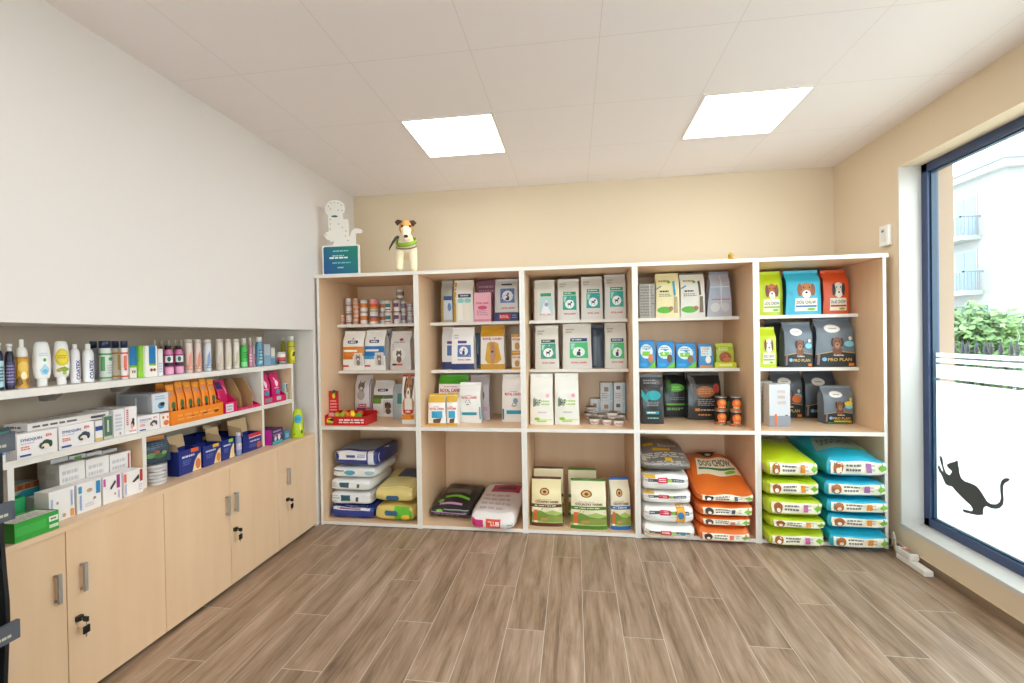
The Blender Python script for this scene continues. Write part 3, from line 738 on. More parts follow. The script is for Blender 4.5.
x, w, h = span(411.4, 414.2, 333, .43, ZB_)
carton('medicine_carton', 'slim white carton with an orange band at the right end of the second shelf', (x, .49, ZB_), w, h, .10, '#ebe4dc', [('r', 0, .38, 1, .62, '#d9793a'), ('r', .1, .12, .8, .2, '#8a3a48')])
# ---------------- first unit, third shelf
yb = at(360, 414.5, z=ZF).y
pbag('white cat food bag with a fluffy cat face above a red logo and purple band', 348.4, 371, 375, yb, ZF, .12, '#ece9ee',
     [*cat(.43, .72, .22, '#8b7d74', '#e6ddd6', .55), ('e', .43, .5, .22, .12, '#b9b0ae'), ('r', .26, .205, .74, .285, RED), ('t', 'Science Plan', .3, .225, .7, .27, '#ffffff'), ('r', .15, .07, .95, .19, '#8b3fa0'), ('e', .8, .13, .12, .05, '#d98a2a'), ('r', .93, .1, .99, .9, '#a68ab8')], zt=1.258)
yb = at(382, 416.5, z=ZF).y
pbag('white and green folded-top carton bag with a brown dog photo and navy lozenge', 372, 394, 380, yb, ZF, .13, '#efeeec',
     [('r', 0, .50, 1, .60, '#55622e'), ('r', 0, .36, .42, .50, '#6a9a35'), ('p', [(.26, .70), (.74, .70), (.78, .735), (.74, .77), (.26, .77), (.22, .735)], NV), ('t', "Hill's", .34, .715, .66, .755, '#ffffff'), ('r', .52, .10, .96, .46, '#d8d4ce'), *dog(.74, .30, .12, '#6b4632', '#8a6248', '#4a3022'), ('r', .05, .10, .3, .14, '#9aa0a4')], taper=.12, zt=1.25)
pbag('grey and teal bag standing behind the boxer dog bag', 392, 403, 384, .36, ZF, .12, '#a9b2b4', [('r', .5, .45, 1, .75, '#2f7a78')])
yb = at(408, 424, z=ZF).y
pbag('tall white dog food bag with a red top and a boxer dog', 400.8, 414.6, 372.5, yb, ZF, .10, '#f1efec',
     [('p', [(.05, .42), (.35, .62), (.7, .62), (.98, .45), (.92, .25), (.1, .25)], '#b98a5c'), *dog(.54, .72, .30, '#a5774c', '#efe6da', '#5b4030'), ('r', .28, .28, .82, .52, '#f0e9de'), ('r', .16, .215, .9, .295, RED), ('t', "Hill's", .35, .232, .7, .28, '#ffffff'), ('r', .03, .09, .97, .20, '#e08a1e'), ('r', .72, .12, .9, .17, '#b05a16')], seal=RED, sealh=.045, zt=1.259, pinch=.6)
# red counter box of toy balls
ya = at(350, 425.5, z=ZF).y; p0 = at(324, 425, y=ya); p1 = at(366, 425, y=ya); p0.x = max(p0.x, .0245); W = p1.x-p0.x
t = thing('counter_display_box', 'red cardboard counter box with a raised back flap, filled with small bright balls', 'display box', ((p0.x+p1.x)/2, ya+.11, ZF+.0008))
DR = mat('#c3161f', .4, coat=.2); D = .22
m = MB(); hh = .075
m.box((-W/2, -D/2, 0), (W/2, D/2, .004), DR); m.box((-W/2, -D/2, .004), (W/2, -D/2+.004, hh), DR); m.box((-W/2, D/2-.004, .004), (W/2, D/2, hh+.02), DR)
m.box((-W/2, -D/2+.004, .004), (-W/2+.004, D/2-.004, hh+.01), DR); m.box((W/2-.004, -D/2+.004, .004), (W/2, D/2-.004, hh), DR)
sf = lambda s, q, off=0: Vector((-W/2+s*W, -D/2-off, q*hh))
decal(m, sf, [('e', .13, .5, .085, .36, '#e9c631'), ('p', [(.06, .62), (.2, .82), (.22, .4)], '#2a2a28'), ('p', [(.05, .3), (.13, .1), (.2, .3)], '#3f8a3a'), ('b', .35, .2, .95, .75, 2, '#f3dcdc')])
m.obj('tray', t)
m = MB(); yf_ = -.045; bw = at(338.5, 400, y=ya+.065).x-p0.x-.0045
x0_ = -W/2+.0045; zt_ = at(330, 391, y=ya+.065).z-ZF
m.box((x0_, yf_, .0045), (x0_+bw, yf_+.004, zt_), DR)
sb = lambda s, q, off=0: Vector((x0_+s*bw, yf_-off, q*zt_))
decal(m, sb, [('b', .12, .38, .95, .74, 4, '#ee9c9c'), ('e', .58, .90, .26, .13, '#2b2b2b'), ('e', .52, .85, .17, .08, '#e8c52e'), ('p', [(.56, 1.0), (.78, .93), (.64, .87)], '#3a8a3e')])
m.obj('back_flap', t)
bx = (p0.x+p1.x)/2
balls = [(-.13, '#d98b9a', 'small pink ball at the left end of the red box'), (-.085, '#a9b92a', 'small olive green ball in the red box, left of the middle'), (-.04, '#8fae28', 'small grass green ball in the middle of the red box'), (.005, '#e8641e', 'small orange ball in the red box'), (.05, '#e9c51c', 'small yellow ball in the red box'), (.098, '#53a72c', 'small bright green ball at the right end of the red box'), (-.065, '#d3a61e', 'small ochre ball in the back row of the red box'), (.0, '#e2b524', 'small golden ball in the back row of the red box'), (.07, '#d8501e', 'small red-orange ball in the back row of the red box')]
for i, (dx, col, lb) in enumerate(balls):
    m = MB(); r = .026; k = W/.34
    m.lathe([(r*math.sin(PI*j/10)+.0001, .0301-r*math.cos(PI*j/10)) for j in range(11)], 14, mat(col, .4))
    zb = .048 if i < 6 else .052
    o = m.obj('toy_ball'); o.location = (bx+dx*k, ya+(.034 if i < 6 else .125), ZF+zb+.001); tag(o, lb, 'ball', 'balls in the red counter box')
m = MB(); m.box((-W/2+.006, -D/2+.006, .040), (W/2-.006, D/2-.006, .044), mat('#9d1219')); m.obj('insert', t)
# ---------------- first unit, bottom: pads and yellow packs
sy = at(352, 519, z=ZD).y
def lay(name, lab, u0, u1, v, y, zb, L, h, base, ops, **k):
    a, b = bay(at(u0, v, y=y).x, at(u1, v, y=y).x, abs(k.get('rz', 0))*L*.5); w = b-a
    return sack(name, lab, ((a+b)/2, y+L/2, zb), w, L, h, base, ops, **k)
def zf(u, v, y): return at(u, v, y=y).z
WL = '#e4e6e8'
zz = [ZD, zf(350, 506, sy), zf(350, 491.5, sy), zf(350, 479, sy), zf(350, 467.5, sy), zf(350, 449.5, sy)]
GP = 'packs of pads piled in the first bottom bay'
pads = [('blue plastic pack of pads at the very bottom of its pile', 328, 375, '#24398a', [('r', .02, .72, .9, .98, '#dfe2ea'), ('r', .2, .8, .7, .9, '#8a3f72')]),
        ('white pack of pads resting on the blue pack at the bottom', 327, 371, WL, [('r', .28, .3, .5, .75, '#2f5f6e'), ('r', .64, .3, .70, .6, '#3d5560'), ('b', .05, .2, .25, .8, 3, '#b6bcc2'), ('r', .0, .02, 1, .14, '#c9ccd4')]),
        ('white pack of pads in the middle of the pile of five', 329, 372, WL, [('r', .26, .3, .48, .75, '#2c5668'), ('r', .66, .3, .72, .6, '#3d5560'), ('b', .05, .3, .2, .8, 3, '#b6bcc2')]),
        ('white pack of pads with a pale blue oval, second from the top of its pile', 331, 377, '#e9ebec', [('e', .42, .5, .12, .22, '#4f9fb4'), ('e', .85, .5, .10, .2, '#9fc3cf'), ('r', .05, .6, .3, .72, '#5f6f78')]),
        ('blue and white pack of pads on top of the pile', 334, 380, '#27367f', [('r', .03, .38, .75, .93, '#e7e8ee'), ('r', .78, .1, .99, .95, '#dfe2ea'), ('r', .3, .5, .5, .66, '#4a5a9a'), ('b', .55, .5, .74, .75, 2, '#7a86b4')])]
for i, (lb, u0, u1, b, ops) in enumerate(pads):
    h = zz[i+1]-zz[i]
    lay('pad_pack', lb, u0, u1, 500, sy+(.0, .01, .0, .02, .03)[i], zz[i]+.0005, .48, h*.97, b, ops, group=GP, n=6, top=[('r', .1, .1, .9, .9, '#8f97a4')] if i == 4 else None, rz=(-.01, .02, -.01, .0, -.03)[i])
yy = at(395, 523, z=ZD).y+.01
lay('litter_pack', 'yellow plastic pack with a green front, lower of the two leaning against the pads', 374, 414.5, 510, yy, ZD+.004, .46, .140, '#d9c26e', [('r', .52, .05, .97, .92, '#63b52e'), ('p', [(.30, .35), (.58, .35), (.62, .52), (.58, .68), (.30, .68), (.26, .52)], '#3a6a8a'), ('e', .8, .3, .1, .16, '#e8b73c')], n=5, rz=-.03, roll=-.0, group='yellow packs in the first bottom bay')
lay('litter_pack', 'yellow plastic pack with a grey-blue top, upper of the two leaning against the pads', 374, 414.5, 490, yy+.03, ZD+.147, .46, .15, '#dbc980', [('p', [(.34, .16), (.60, .16), (.64, .32), (.60, .48), (.34, .48), (.30, .32)], '#2f5a80'), ('r', .08, .2, .2, .28, '#c9b25c')], top=[('r', .1, .0, .95, .45, '#e3d492'), ('r', .35, .45, .98, .95, '#4d5a6a')], n=4.5, rz=-.03, tilt=.10, front_drop=.1, roll=-.0, group='yellow packs in the first bottom bay')
# ---------------- second unit
def rc_white(blue='#4f74b8', sil=True, red=True, band=NV, base=None, tag2=None):
    o = [('r', .28, .30, .88, .58, blue), ('e', .56, .44, .20, .105, '#f3f3f6')] + sitcat(.56, .44, .15, '#2b2f52', .7)
    if tag2: o += [('r', .30, .62, .70, .68, tag2)]
    o += [('t', 'ROYAL CANIN', .3, .215, .86, .255, RED), ('r', 0, .0, 1, .14, band)] if band else [('t', 'ROYAL CANIN', .3, .16, .86, .20, RED)]
    return o + [('b', .1, .72, .35, .84, 2, '#b7bac2')]
pbag('crumpled clear pouch with a blue label, first on the top shelf of the second unit', 440.5, 452.5, 280.5, .33, ZA, .08, '#a9a79f', [('r', .25, .52, .98, .62, '#2a4a86'), ('r', .25, .06, .98, .52, '#c9ccd4'), ('e', .75, .36, .16, .1, '#5a7cb0'), ('r', 0, .0, .16, .6, '#b89a3c')], zt=2.088, name='treat_pouch')
pbag('white bag with gold edge and a navy strip over two pale teal circles', 452.8, 473.4, 280.2, .32, ZA, .10, '#e9e6e0', [('r', .02, 0, .14, .95, '#c9a02c'), ('r', .24, .575, .9, .66, '#2c2a52'), ('b', .36, .59, .82, .65, 1, '#d9d6e6'), ('e', .38, .50, .17, .06, '#8fd0cc'), ('e', .74, .50, .17, .06, '#8fd0cc'), ('r', .24, .05, .48, .45, '#f4f1ea'), ('r', .58, .05, .84, .45, '#efe9d8')], zt=2.088)
x, w, h = span(473.8, 491, 292.5, .31, ZA)
carton('food_carton', 'pink carton with red lettering and a pink oval on the second unit top shelf', (x, .355, ZA), w, h, .085, '#f0b6c8', [('t', 'ROYAL CANIN', .15, .60, .85, .67, RED), ('e', .5, .48, .28, .07, '#d9507c'), ('b', .15, .2, .85, .40, 3, '#c98aa0'), ('r', 0, 0, 1, .08, '#e08aa8')])
x, w, h = span(477, 495.5, 280.5, .45, ZA)
carton('food_carton', 'dull burgundy carton standing behind the pink carton', (x, .50, ZA), w, h, .09, '#8a4a60', [('b', .1, .6, .9, .9, 3, '#b98a9a')])
xq, wq, hq = span(494.5, 518, 312.6, .32, ZA)
carton('food_carton', 'flat navy carton with red print, under the grey-white bag with a blue square', (xq, .40, ZA), wq, hq, .16, '#27326e', [('r', .2, .2, .68, .85, RED), ('t', 'ROYAL', .24, .35, .62, .7, '#f3c4c4'), ('b', .75, .3, .98, .8, 2, '#7a86b8')], lid='lid')
pbag('grey-white bag with a blue square and round cat emblem lying on the flat navy carton', 494.2, 518.4, 279, .335, ZA+hq+.002, .10, '#d9d8d8', [('r', .24, .28, .86, .70, '#5b7cbb'), ('e', .56, .48, .24, .16, '#eef0f4'), *sitcat(.56, .48, .17, '#2b2f52', .9), ('r', .28, .80, .75, .85, '#3a3f5a'), ('t', 'ROYAL CANIN', .3, .10, .84, .15, RED)], zt=2.088)
pbag('white bag with a navy foot half hidden behind the larger white bag, second unit', 441.3, 453, 327, .38, ZB_, .10, '#dfe0e4', [('r', 0, 0, 1, .17, NV), ('r', .5, .32, 1, .56, '#4f6ca8'), ('r', .5, .6, .95, .66, '#5a3a78')], zt=1.678)
pbag('bright white bag with a blue square, round cat emblem and navy foot', 450.8, 474, 327.3, .30, ZB_, .11, '#f1f1f3', rc_white(tag2='#5a2f78'), zt=1.678, gus=.85)
pbag('narrow grey-blue bag seen edge-on beside the bright white bag', 473.5, 479.5, 333, .44, ZB_, .10, '#5f7490', [('r', .1, .1, .9, .4, '#26396a')], zt=1.66)
pbag('white and gold bag with a long-haired gold terrier', 479.8, 504.6, 325, .30, ZB_, .11, '#ebe9e6', [('r', 0, .74, 1, .95, '#c8961e'), ('t', 'ROYAL CANIN', .1, .66, .9, .715, RED), ('p', [(.28, .58), (.40, .62), (.62, .62), (.76, .58), (.88, .22), (.70, .14), (.5, .12), (.3, .14), (.2, .22)], '#d9a428'), ('p', [(.42, .60), (.60, .60), (.64, .3), (.56, .14), (.46, .14), (.4, .3)], '#b98a6a'), ('e', .5, .40, .05, .022, '#2a201a'), ('r', 0, 0, 1, .12, '#cf9b22')], seal='#c8961e', zt=1.678)
for i, (v0, zb) in enumerate(((352.6, ZB_), (334, None))):
    x, w, h = span(511.6, 521.5, v0, .32, ZB_ if i == 0 else zq2)
    carton('food_carton', ['white and gold carton with a dog picture, lower of the two by the right upright', 'white and gold carton with a dog picture, stacked on its twin'][i], (x, .40, (ZB_ if i == 0 else zq2)), w, h-.0012, .14, '#efe7da', [('r', 0, .84, 1, 1, '#d09a24'), ('t', 'ROYAL CANIN', .08, .66, .92, .78, RED), ('r', 0, 0, 1, .1, '#d8a232'), ('e', .55, .34, .24, .2, '#c98f3a')], group='gold cartons on the second shelf')
    zq2 = ZB_ + h + .0006
yb = at(440, 425.5, z=ZF).y
small = [('r', 0, 0, 1, .07, '#d0a030'), ('t', 'ROYAL CANIN', .1, .50, .92, .57, RED), ('b', .3, .58, .7, .62, 1, '#d08a8a'), ('r', .22, .24, .82, .46, '#2f9ecf'), ('p', [(.3, .08), (.68, .08), (.78, .24), (.3, .2)], '#6a4a38'), ('r', 0, .74, 1, .93, '#d3a83a')]
pbag('small white and gold bag with a blue patch, left one of the pair', 427.6, 445.8, 393.5, yb, ZF, .10, '#f0eeea', small, seal='#d3a83a')
pbag('small white and gold bag with a blue patch, right one of the pair', 446, 457.4, 393, yb+.005, ZF, .10, '#f0eeea', small, seal='#d3a83a')
pbag('large white bag with a green top standing behind the two small gold bags', 437.4, 468, 374.3, .33, ZF, .13, '#eceae8', [('r', 0, .80, 1, .95, '#4da32a'), ('t', 'ROYAL CANIN', .06, .62, .8, .70, RED), ('b', .2, .72, .7, .76, 1, '#c98a8a')], seal='#4da32a', zt=1.258)
yb = at(470, 423, z=ZF).y
spots = [('e', .42+.11*math.cos(a), .52+.06*math.sin(2.1*a), .022, .011, '#3a3634') for a in range(9)]
pbag('white bag with black spots and a teal strip in front of the green-topped bag', 458.4, 481, 382, yb, ZF, .12, '#e9e8e6', [('t', 'ROYAL CANIN', .12, .60, .82, .66, RED), ('b', .3, .67, .66, .70, 1, '#d08a8a'), *spots, ('r', .14, .20, .82, .27, '#1f8fa0'), ('r', .93, .1, .99, .4, '#4f9ab0')], side='#cfd3d8')
pbag('mauve-grey bag deep on the third shelf of the second unit', 469.5, 489.5, 374.5, .34, ZF, .12, '#b4aeb4', [('e', .65, .55, .12, .1, '#5a5660'), ('r', .5, .2, .9, .3, '#b98ab0')], zt=1.258)
yb = at(510, 422, z=ZF).y
pbag('tall white bag with a teal strip against the right upright of the second unit', 501.3, 523.0, 374, yb, ZF, .12, '#eae8e5', [('t', 'ROYAL CANIN', .14, .56, .92, .62, RED), ('b', .4, .63, .8, .66, 1, '#d08a8a'), ('e', .66, .45, .12, .06, '#7f96b0'), *[('e', .6+.1*math.cos(a), .36+.03*math.sin(2*a), .03, .012, '#4a4644') for a in range(6)], ('r', .22, .17, .98, .25, '#2f93b4'), ('r', .02, .05, .1, .28, '#1f7f96')], zt=1.258)
# bottom bay
yb = at(455, 520, z=ZD).y
lay('litter_sack', 'black sack with green and pink stripes lying at the bottom of the second unit', 428, 474, 505, yb, ZD+.001, .50, .18, '#26262a', [('r', .02, .0, .98, .14, '#dcd9d4'), ('b', .15, .3, .9, .42, 1, '#8a8790'), ('e', .25, .6, .08, .10, '#79c142'), ('r', .05, .46, .9, .52, '#b58ac0'), ('r', .35, .7, .95, .76, '#8fa09a')], top=[('r', .2, .1, .75, .15, '#c79ac8'), ('r', .25, .28, .85, .34, '#6fb83a'), ('e', .2, .2, .07, .05, '#79c142'), ('r', .2, .42, .8, .55, '#6a6152'), ('r', .1, .75, .9, .98, '#8a6a4a')], n=3.2, front_drop=.35, dome=.01, rz=-.10)
yb2 = at(498, 530, z=ZD).y
lay('litter_sack', 'white sack with a pink panel lying at the bottom of the second unit', 470.5, 518, 520, -.045, ZD+.0015, .66, .135, '#dcd8d6', [('r', .05, .34, .30, .76, '#c0246c'), ('r', .36, .30, .68, .82, '#d84a34'), ('t', 'CLUB', .385, .42, .655, .72, '#fbeeee'), ('b', .82, .3, .95, .6, 2, '#8a8a8c')], top=[('r', .22, .62, .9, .88, '#b02a5a'), ('r', .35, .7, .8, .8, '#5a1f38'), ('b', .15, .1, .85, .55, 4, '#c2aeb0')], n=4., tilt=.09, rz=-.05, over=.045, sag=.026, flare=.0)
# ---------------- third unit
def vet(gband, sq, sil, y0=.0, txt=True):
    f = standdog if sil == 'd' else sitcat
    return [('r', .24, .235+y0, .88, .585+y0, sq), ('r', .26, .60+y0, .86, .675+y0, gband), ('b', .32, .62+y0, .78, .66+y0, 1, '#d9eee6'), ('e', .56, .375+y0, .215, .105, '#eef5f2'), ('p', [(.28, .56+y0), (.44, .56+y0), (.34, .42+y0), (.28, .44+y0)], '#9fd6cc')] + f(.56, .375+y0, .16, '#2c3558', .62) + [('t', 'ROYAL CANIN', .3, .12, .82, .16, RED), ('b', .1, .78, .4, .9, 2, '#a8a6a0')]
BG = '#dcd9d3'
G3 = 'grey-white bags with green labels in the middle unit'
for lb, u0, u1, v, ops in (('grey-white bag with a pale washed-out label, leftmost on the middle unit top shelf', 533.6, 555, 280, [('r', .30, .58, .84, .66, '#2f9a72'), ('r', .26, .1, .9, .56, '#b9d4d6'), ('p', [(.3, .12), (.5, .45), (.62, .5), (.7, .3), (.86, .12)], '#e6eaf0'), ('e', .6, .38, .1, .05, '#8fa4c4'), ('t', 'ROYAL CANIN', .3, .12, .82, .16, RED)]),
                       ('grey-white bag with a teal square and standing dog, second on the middle unit top shelf', 557, 579.4, 279, vet('#1f8f62', '#2fa592', 'd')),
                       ('grey-white bag with a teal square, third on the middle unit top shelf', 580.6, 603, 276.6, vet('#1f8f78', '#2aa3a0', 'd', .02)),
                       ('grey-white bag with a teal square, rightmost and tallest on the middle unit top shelf', 604, 627, 274.4, vet('#1f9a74', '#3aaea4', 'd', .03))):
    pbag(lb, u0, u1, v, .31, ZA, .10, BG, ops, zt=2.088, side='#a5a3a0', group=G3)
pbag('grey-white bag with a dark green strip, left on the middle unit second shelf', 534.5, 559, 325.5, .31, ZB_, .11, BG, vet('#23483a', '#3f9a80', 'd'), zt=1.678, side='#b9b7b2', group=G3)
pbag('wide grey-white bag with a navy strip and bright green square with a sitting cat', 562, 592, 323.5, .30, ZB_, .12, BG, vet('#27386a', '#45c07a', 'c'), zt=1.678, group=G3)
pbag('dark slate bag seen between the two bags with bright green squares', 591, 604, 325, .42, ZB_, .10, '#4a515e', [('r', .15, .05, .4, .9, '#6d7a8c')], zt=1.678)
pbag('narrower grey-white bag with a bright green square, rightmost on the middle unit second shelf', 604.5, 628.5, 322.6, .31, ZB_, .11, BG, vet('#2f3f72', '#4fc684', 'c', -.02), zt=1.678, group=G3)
yb = at(540, 425, z=ZF).y
VL = [('r', .14, .38, .30, .52, '#8fa090'), ('p', [(.13, .36), (.20, .36), (.20, .56), (.13, .50)], '#6f8474'), ('t', 'HF', .22, .38, .46, .50, '#5c6a5c'), ('b', .46, .38, .92, .50, 2, '#a9cf62'), ('r', .22, .09, .96, .115, '#c4dd9a'), ('e', .3, .12, .12, .03, '#8fc43c'), ('r', .3, .06, .7, .085, '#9acb4e'), ('e', .78, .58, .08, .04, '#e9a9b4'), ('b', .35, .22, .7, .28, 1, '#bdbac8')]
pbag('white bag with pale green print, left of the pair on the middle unit third shelf', 529.4, 553.2, 372, yb, ZF, .12, '#e3e3de', VL, zt=1.258, pinch=.62, group='white and green bags')
pbag('white bag with pale green print, right of the pair on the middle unit third shelf', 554, 579.2, 371.2, yb+.02, ZF, .12, '#e3e3de', VL, zt=1.258, pinch=.62, side='#c9c5bf', group='white and green bags')
ym = .50
for (u0, u1, v0, v1, yy_, lb) in ((600.5, 613, 400.5, 414, ym+.06, 'white carton with small print, lower one behind the foil tubs'), (600.5, 613, 382.6, 400.5, ym+.06, 'white carton with small print, on top of its twin left of the pair'), (614, 625.6, 400.6, 418, ym, 'pale blue-white carton near the upright, lower one'), (614, 625.6, 382.6, 400.6, ym, 'pale blue-white carton near the upright, upper one'), (590.5, 600.2, 399, 412, ym+.07, 'low white carton left of the tall cartons with a brown square')):
    x, w, h = span(u0, u1, v0, yy_, ZF)
    zb = ZF if v1 > 405 else at((u0+u1)/2, v1, y=yy_).z+.001
    carton('medicine_carton', lb, (x, yy_+.05, zb), w, ZF+h-zb-.001, .10, '#dfe2e4', [('r', .2, .62, .55, .82, '#5f6f80') if u0 > 610 else ('r', .3, .5, .65, .75, '#a88a74'), ('r', .75, 0, .98, .95, '#b7cfdc'), ('b', .1, .1, .7, .45, 3, '#a8aeb6')], group='cartons on the third shelf of the middle unit')
def tub(label, u0, u1, v1, v0, zb=ZF, yfix=None):
    y = yfix if yfix is not None else at((u0+u1)/2, v1, z=zb).y + .02
    x, y, r = cyl(u0, u1, v1, y=y+.03); h = .052
    r -= .001; t = thing('foil_tub', label, 'tub', (x, y, zb+.0009), 0, 'small foil tubs on the third shelf')
    m = MB(); m.lathe([(r*.72, 0), (r*.75, .002), (r*.95, h-.006)], 20, mat('#e6e2de', .4)); decal(m, lambda s, q, off=0: Vector(((r*(.75+.2*q)+off)*math.sin((s-.5)*2.6), -(r*(.75+.2*q)+off)*math.cos((s-.5)*2.6), q*(h-.006))), [('r', .2, .2, .8, .7, '#d8c4be'), ('b', .25, .3, .75, .6, 1, '#9a6a60')]); m.obj('cup', t)
    m = MB(); m.lathe([(r*.95, h-.006), (r, h-.005), (r, h-.002), (r*.96, h), (r*.3, h-.001)], 20, mat('#6f6a4e', .35, .6)); m.obj('foil_lid', t)
    return t
zt2 = ZF+.0535
tub('foil tub at the front left of the cluster, in the lower layer', 588.5, 600.5, 425, 418)
tub('foil tub in the lower layer directly left of the rightmost one', 601.5, 612.5, 426, 419)
tub('rightmost foil tub in the lower layer nearest the shelf edge', 613.0, 625, 427, 419)
tub('foil tub at the far left of the cluster, set back', 583.8, 593.6, 419, 411)
tub('foil tub set back in the middle of the cluster', 596.5, 606, 420.5, 413)
tub('foil tub stacked on the others at the back left', 585.5, 595.5, 413, 407, zt2, at(589, 419, z=ZF).y+.02)
tub('foil tub stacked on top at the right side of the cluster', 606.5, 618, 420, 411, zt2, at(612, 426, z=ZF).y+.03)
tub('foil tub standing behind at the right end of the cluster', 617.5, 626, 421, 415)
# bottom bay: five farm-picture bags
def farm(col, hill, ww=1.):
    return [('e', .44, .735, .165*ww, .075, '#5b2c1a'), ('e', .44, .735, .125*ww, .056, '#d9a24a'), ('e', .44, .735, .06*ww, .03, '#5a3018'), ('t', 'COUNTRY FARMS', .12, .50, .9, .55, '#6b3a28'), ('b', .2, .565, .8, .585, 1, '#a9907a'), ('r', 0, .415, 1, .48, col), ('b', .1, .43, .9, .465, 1, '#f0e8d0'), ('r', 0, .07, 1, .415, '#a8bf6a'), ('p', [(0, .30), (.2, .36), (.45, .31), (.7, .36), (1, .29), (1, .41), (0, .41)], '#e6dfc0'), ('p', [(0, .30), (.3, .34), (.55, .26), (.8, .24), (1, .27), (1, .12), (0, .12)], '#6f8f3a'), ('p', [(.35, .10), (.5, .22), (.75, .24), (1, .2), (1, .1)], '#8a9a4a'), ('e', .4, .16, .13, .03, '#c98f50'), ('r', .08, .12, .2, .36, '#d9683a'), ('r', .08, .08, .2, .12, '#f0ece0'), ('r', 0, 0, 1, .075, col)]
GF = 'farm-picture bags in the middle bottom bay'
yb = at(545, 526, z=ZD).y
pbag('cream bag with a brown top and farm picture, front left of the middle bottom bay', 531, 562.5, 477, yb, ZD, .15, '#e9dcae', farm('#5a2f24', 0), seal='#5a2f24', sealh=.04, group=GF, shear=-.02, lean=.02)
pbag('cream bag with a brown top standing behind the front brown-topped bag', 532.5, 564, 466.5, yb+.22, ZD, .15, '#ece2bd', farm('#5a2f24', 0), seal='#5f342a', sealh=.04, group=GF)
pbag('cream bag with a green top and farm picture, front middle of the bottom bay', 570, 607, 478.5, at(587, 529, z=ZD).y, ZD, .16, '#ebe3c4', farm('#4a7a2a', 0), seal='#4c7c2a', sealh=.045, group=GF)
pbag('cream bag with a green top standing behind the front green-topped bag', 567.5, 597.5, 468, at(587, 529, z=ZD).y+.25, ZD, .15, '#ddd6b6', farm('#4a7a2a', 0), seal='#4c7c2a', sealh=.04, group=GF)
pbag('cream bag with a blue top and blue foot in the middle bottom bay', 609, 630, 477, at(618, 529.5, z=ZD).y, ZD, .15, '#e4dcc2', farm('#2562b4', 0), seal='#2562b4', sealh=.05, rz=.10, side='#cfc9bd', group=GF)
# ---------------- fourth unit
x, w, h = span(639.5, 655.5, 284, .33, ZA)
GC = mat('#a9a8a6', .3, .3)
t = carton('shrink_wrapped_tray', 'grey shrink-wrapped block of stacked trays, first on the fourth unit top shelf', (x, .42, ZA), w, h, .18, '#a3a09c', [('b', .05, .05, .95, .95, 11, '#7d7a78'), ('r', .62, .02, .68, .98, '#c9c7c4')], lid='wrap_fold')
def biof(base2, dogcol):
    return [('e', .36, .17, .32, .075, '#5fb53a'), ('e', .62, .20, .1, .05, '#b0704a'), ('b', .15, .55, .6, .62, 1, '#3a3c3a'), ('b', .12, .46, .66, .54, 2, '#8a8a80'), ('p', [(.02, .66), (.22, .72), (.22, .69), (.02, .63)], '#3f8fa0'), ('p', [(.7, .8), (.8, .82), (.84, .5), (.76, .48)], base2), ('b', .1, .78, .65, .86, 1, '#a9a678'), ('e', .55, .79, .07, .03, '#6fae3a'), ('p', [(.78, .46), (.9, .46), (.92, .1), (.76, .1)], dogcol)]
pbag('cream-yellow bag with a blue stroke and green oval on the fourth unit top shelf', 655.5, 680, 273.5, .31, ZA, .11, '#eadfae', biof('#3fa3c9', '#b5a284'), zt=2.088, sealh=.03, pinch=.7)
pbag('white bag with a striped cat and green oval beside the cream-yellow bag', 680, 705.6, 273.2, .31, ZA, .11, '#e5e2da', biof('#5a5048', '#7a6a58'), zt=2.088, sealh=.03, pinch=.7, seal='#6a645c')
pbag('pale blue-grey transparent bag with a thin red line, last on the fourth unit top shelf', 707, 732, 271.5, .315, ZA, .11, '#b9bcc8', [('r', .05, .38, .95, .70, '#aebccf'), ('r', .12, .365, .95, .385, '#c9494f'), ('r', .05, .64, .95, .655, '#e3e6ec'), ('r', .52, .2, .56, .9, '#dfe3ea'), ('e', .3, .2, .2, .1, '#d9d7dc'), ('e', .72, .2, .18, .1, '#cfced6')], zt=2.088, taper=.22, seal='#8d8f9c', shear=.04)
yb = .31
def stick(u0, u1, v, lab, pic='#c9794a', d=.06):
    pbag(lab, u0, u1, v, yb, ZB_, d, '#1f86c9', [('e', .46, .60, .40, .26, '#dbe9ef'), ('r', .18, .44, .68, .60, '#7cc23a'), ('e', .72, .35, .16, .16, pic), ('b', .2, .66, .75, .8, 2, '#6a93b4'), ('p', [(.55, .02), (1, .26), (1, .02)], '#6fbf2e'), ('r', .05, .06, .5, .18, '#2f9fe0')], name='treat_pouch', seal='#1a6fb0', sealh=.05, group='blue treat pouches in the fourth unit', pinch=.6)
stick(638.8, 655.6, 340, 'blue treat pouch with an orange dog, first beside the upright of the fourth unit')
stick(656.6, 675, 341, 'blue treat pouch second in the row of the fourth unit', '#6a5244')
stick(676, 696.5, 342.5, 'blue treat pouch third in the row of the fourth unit', '#8a6a58')
pbag('narrower blue treat pouch with white dog, last of the blue row in the fourth unit', 698.5, 713.5, 344, yb, ZB_, .06, '#2a86c2', [('r', .15, .5, .9, .9, '#c9e2ee'), ('b', .2, .55, .8, .85, 3, '#e0a23c'), ('e', .65, .35, .2, .16, '#eceae4'), ('r', .1, .02, .95, .12, '#c98a5a')], name='treat_pouch', group='blue treat pouches in the fourth unit')
a = at(715, 361, y=.30); b = at(736.5, 361, y=.30)
t = thing('retail_tray', 'low lime yellow tray under the lime green treat bag', 'tray', ((a.x+b.x)/2, .38, ZB_+.0008)); W = b.x-a.x; m = MB(); LY = mat('#c7cf22', .4)
m.box((-W/2, -.08, 0), (W/2, .08, .003), LY)
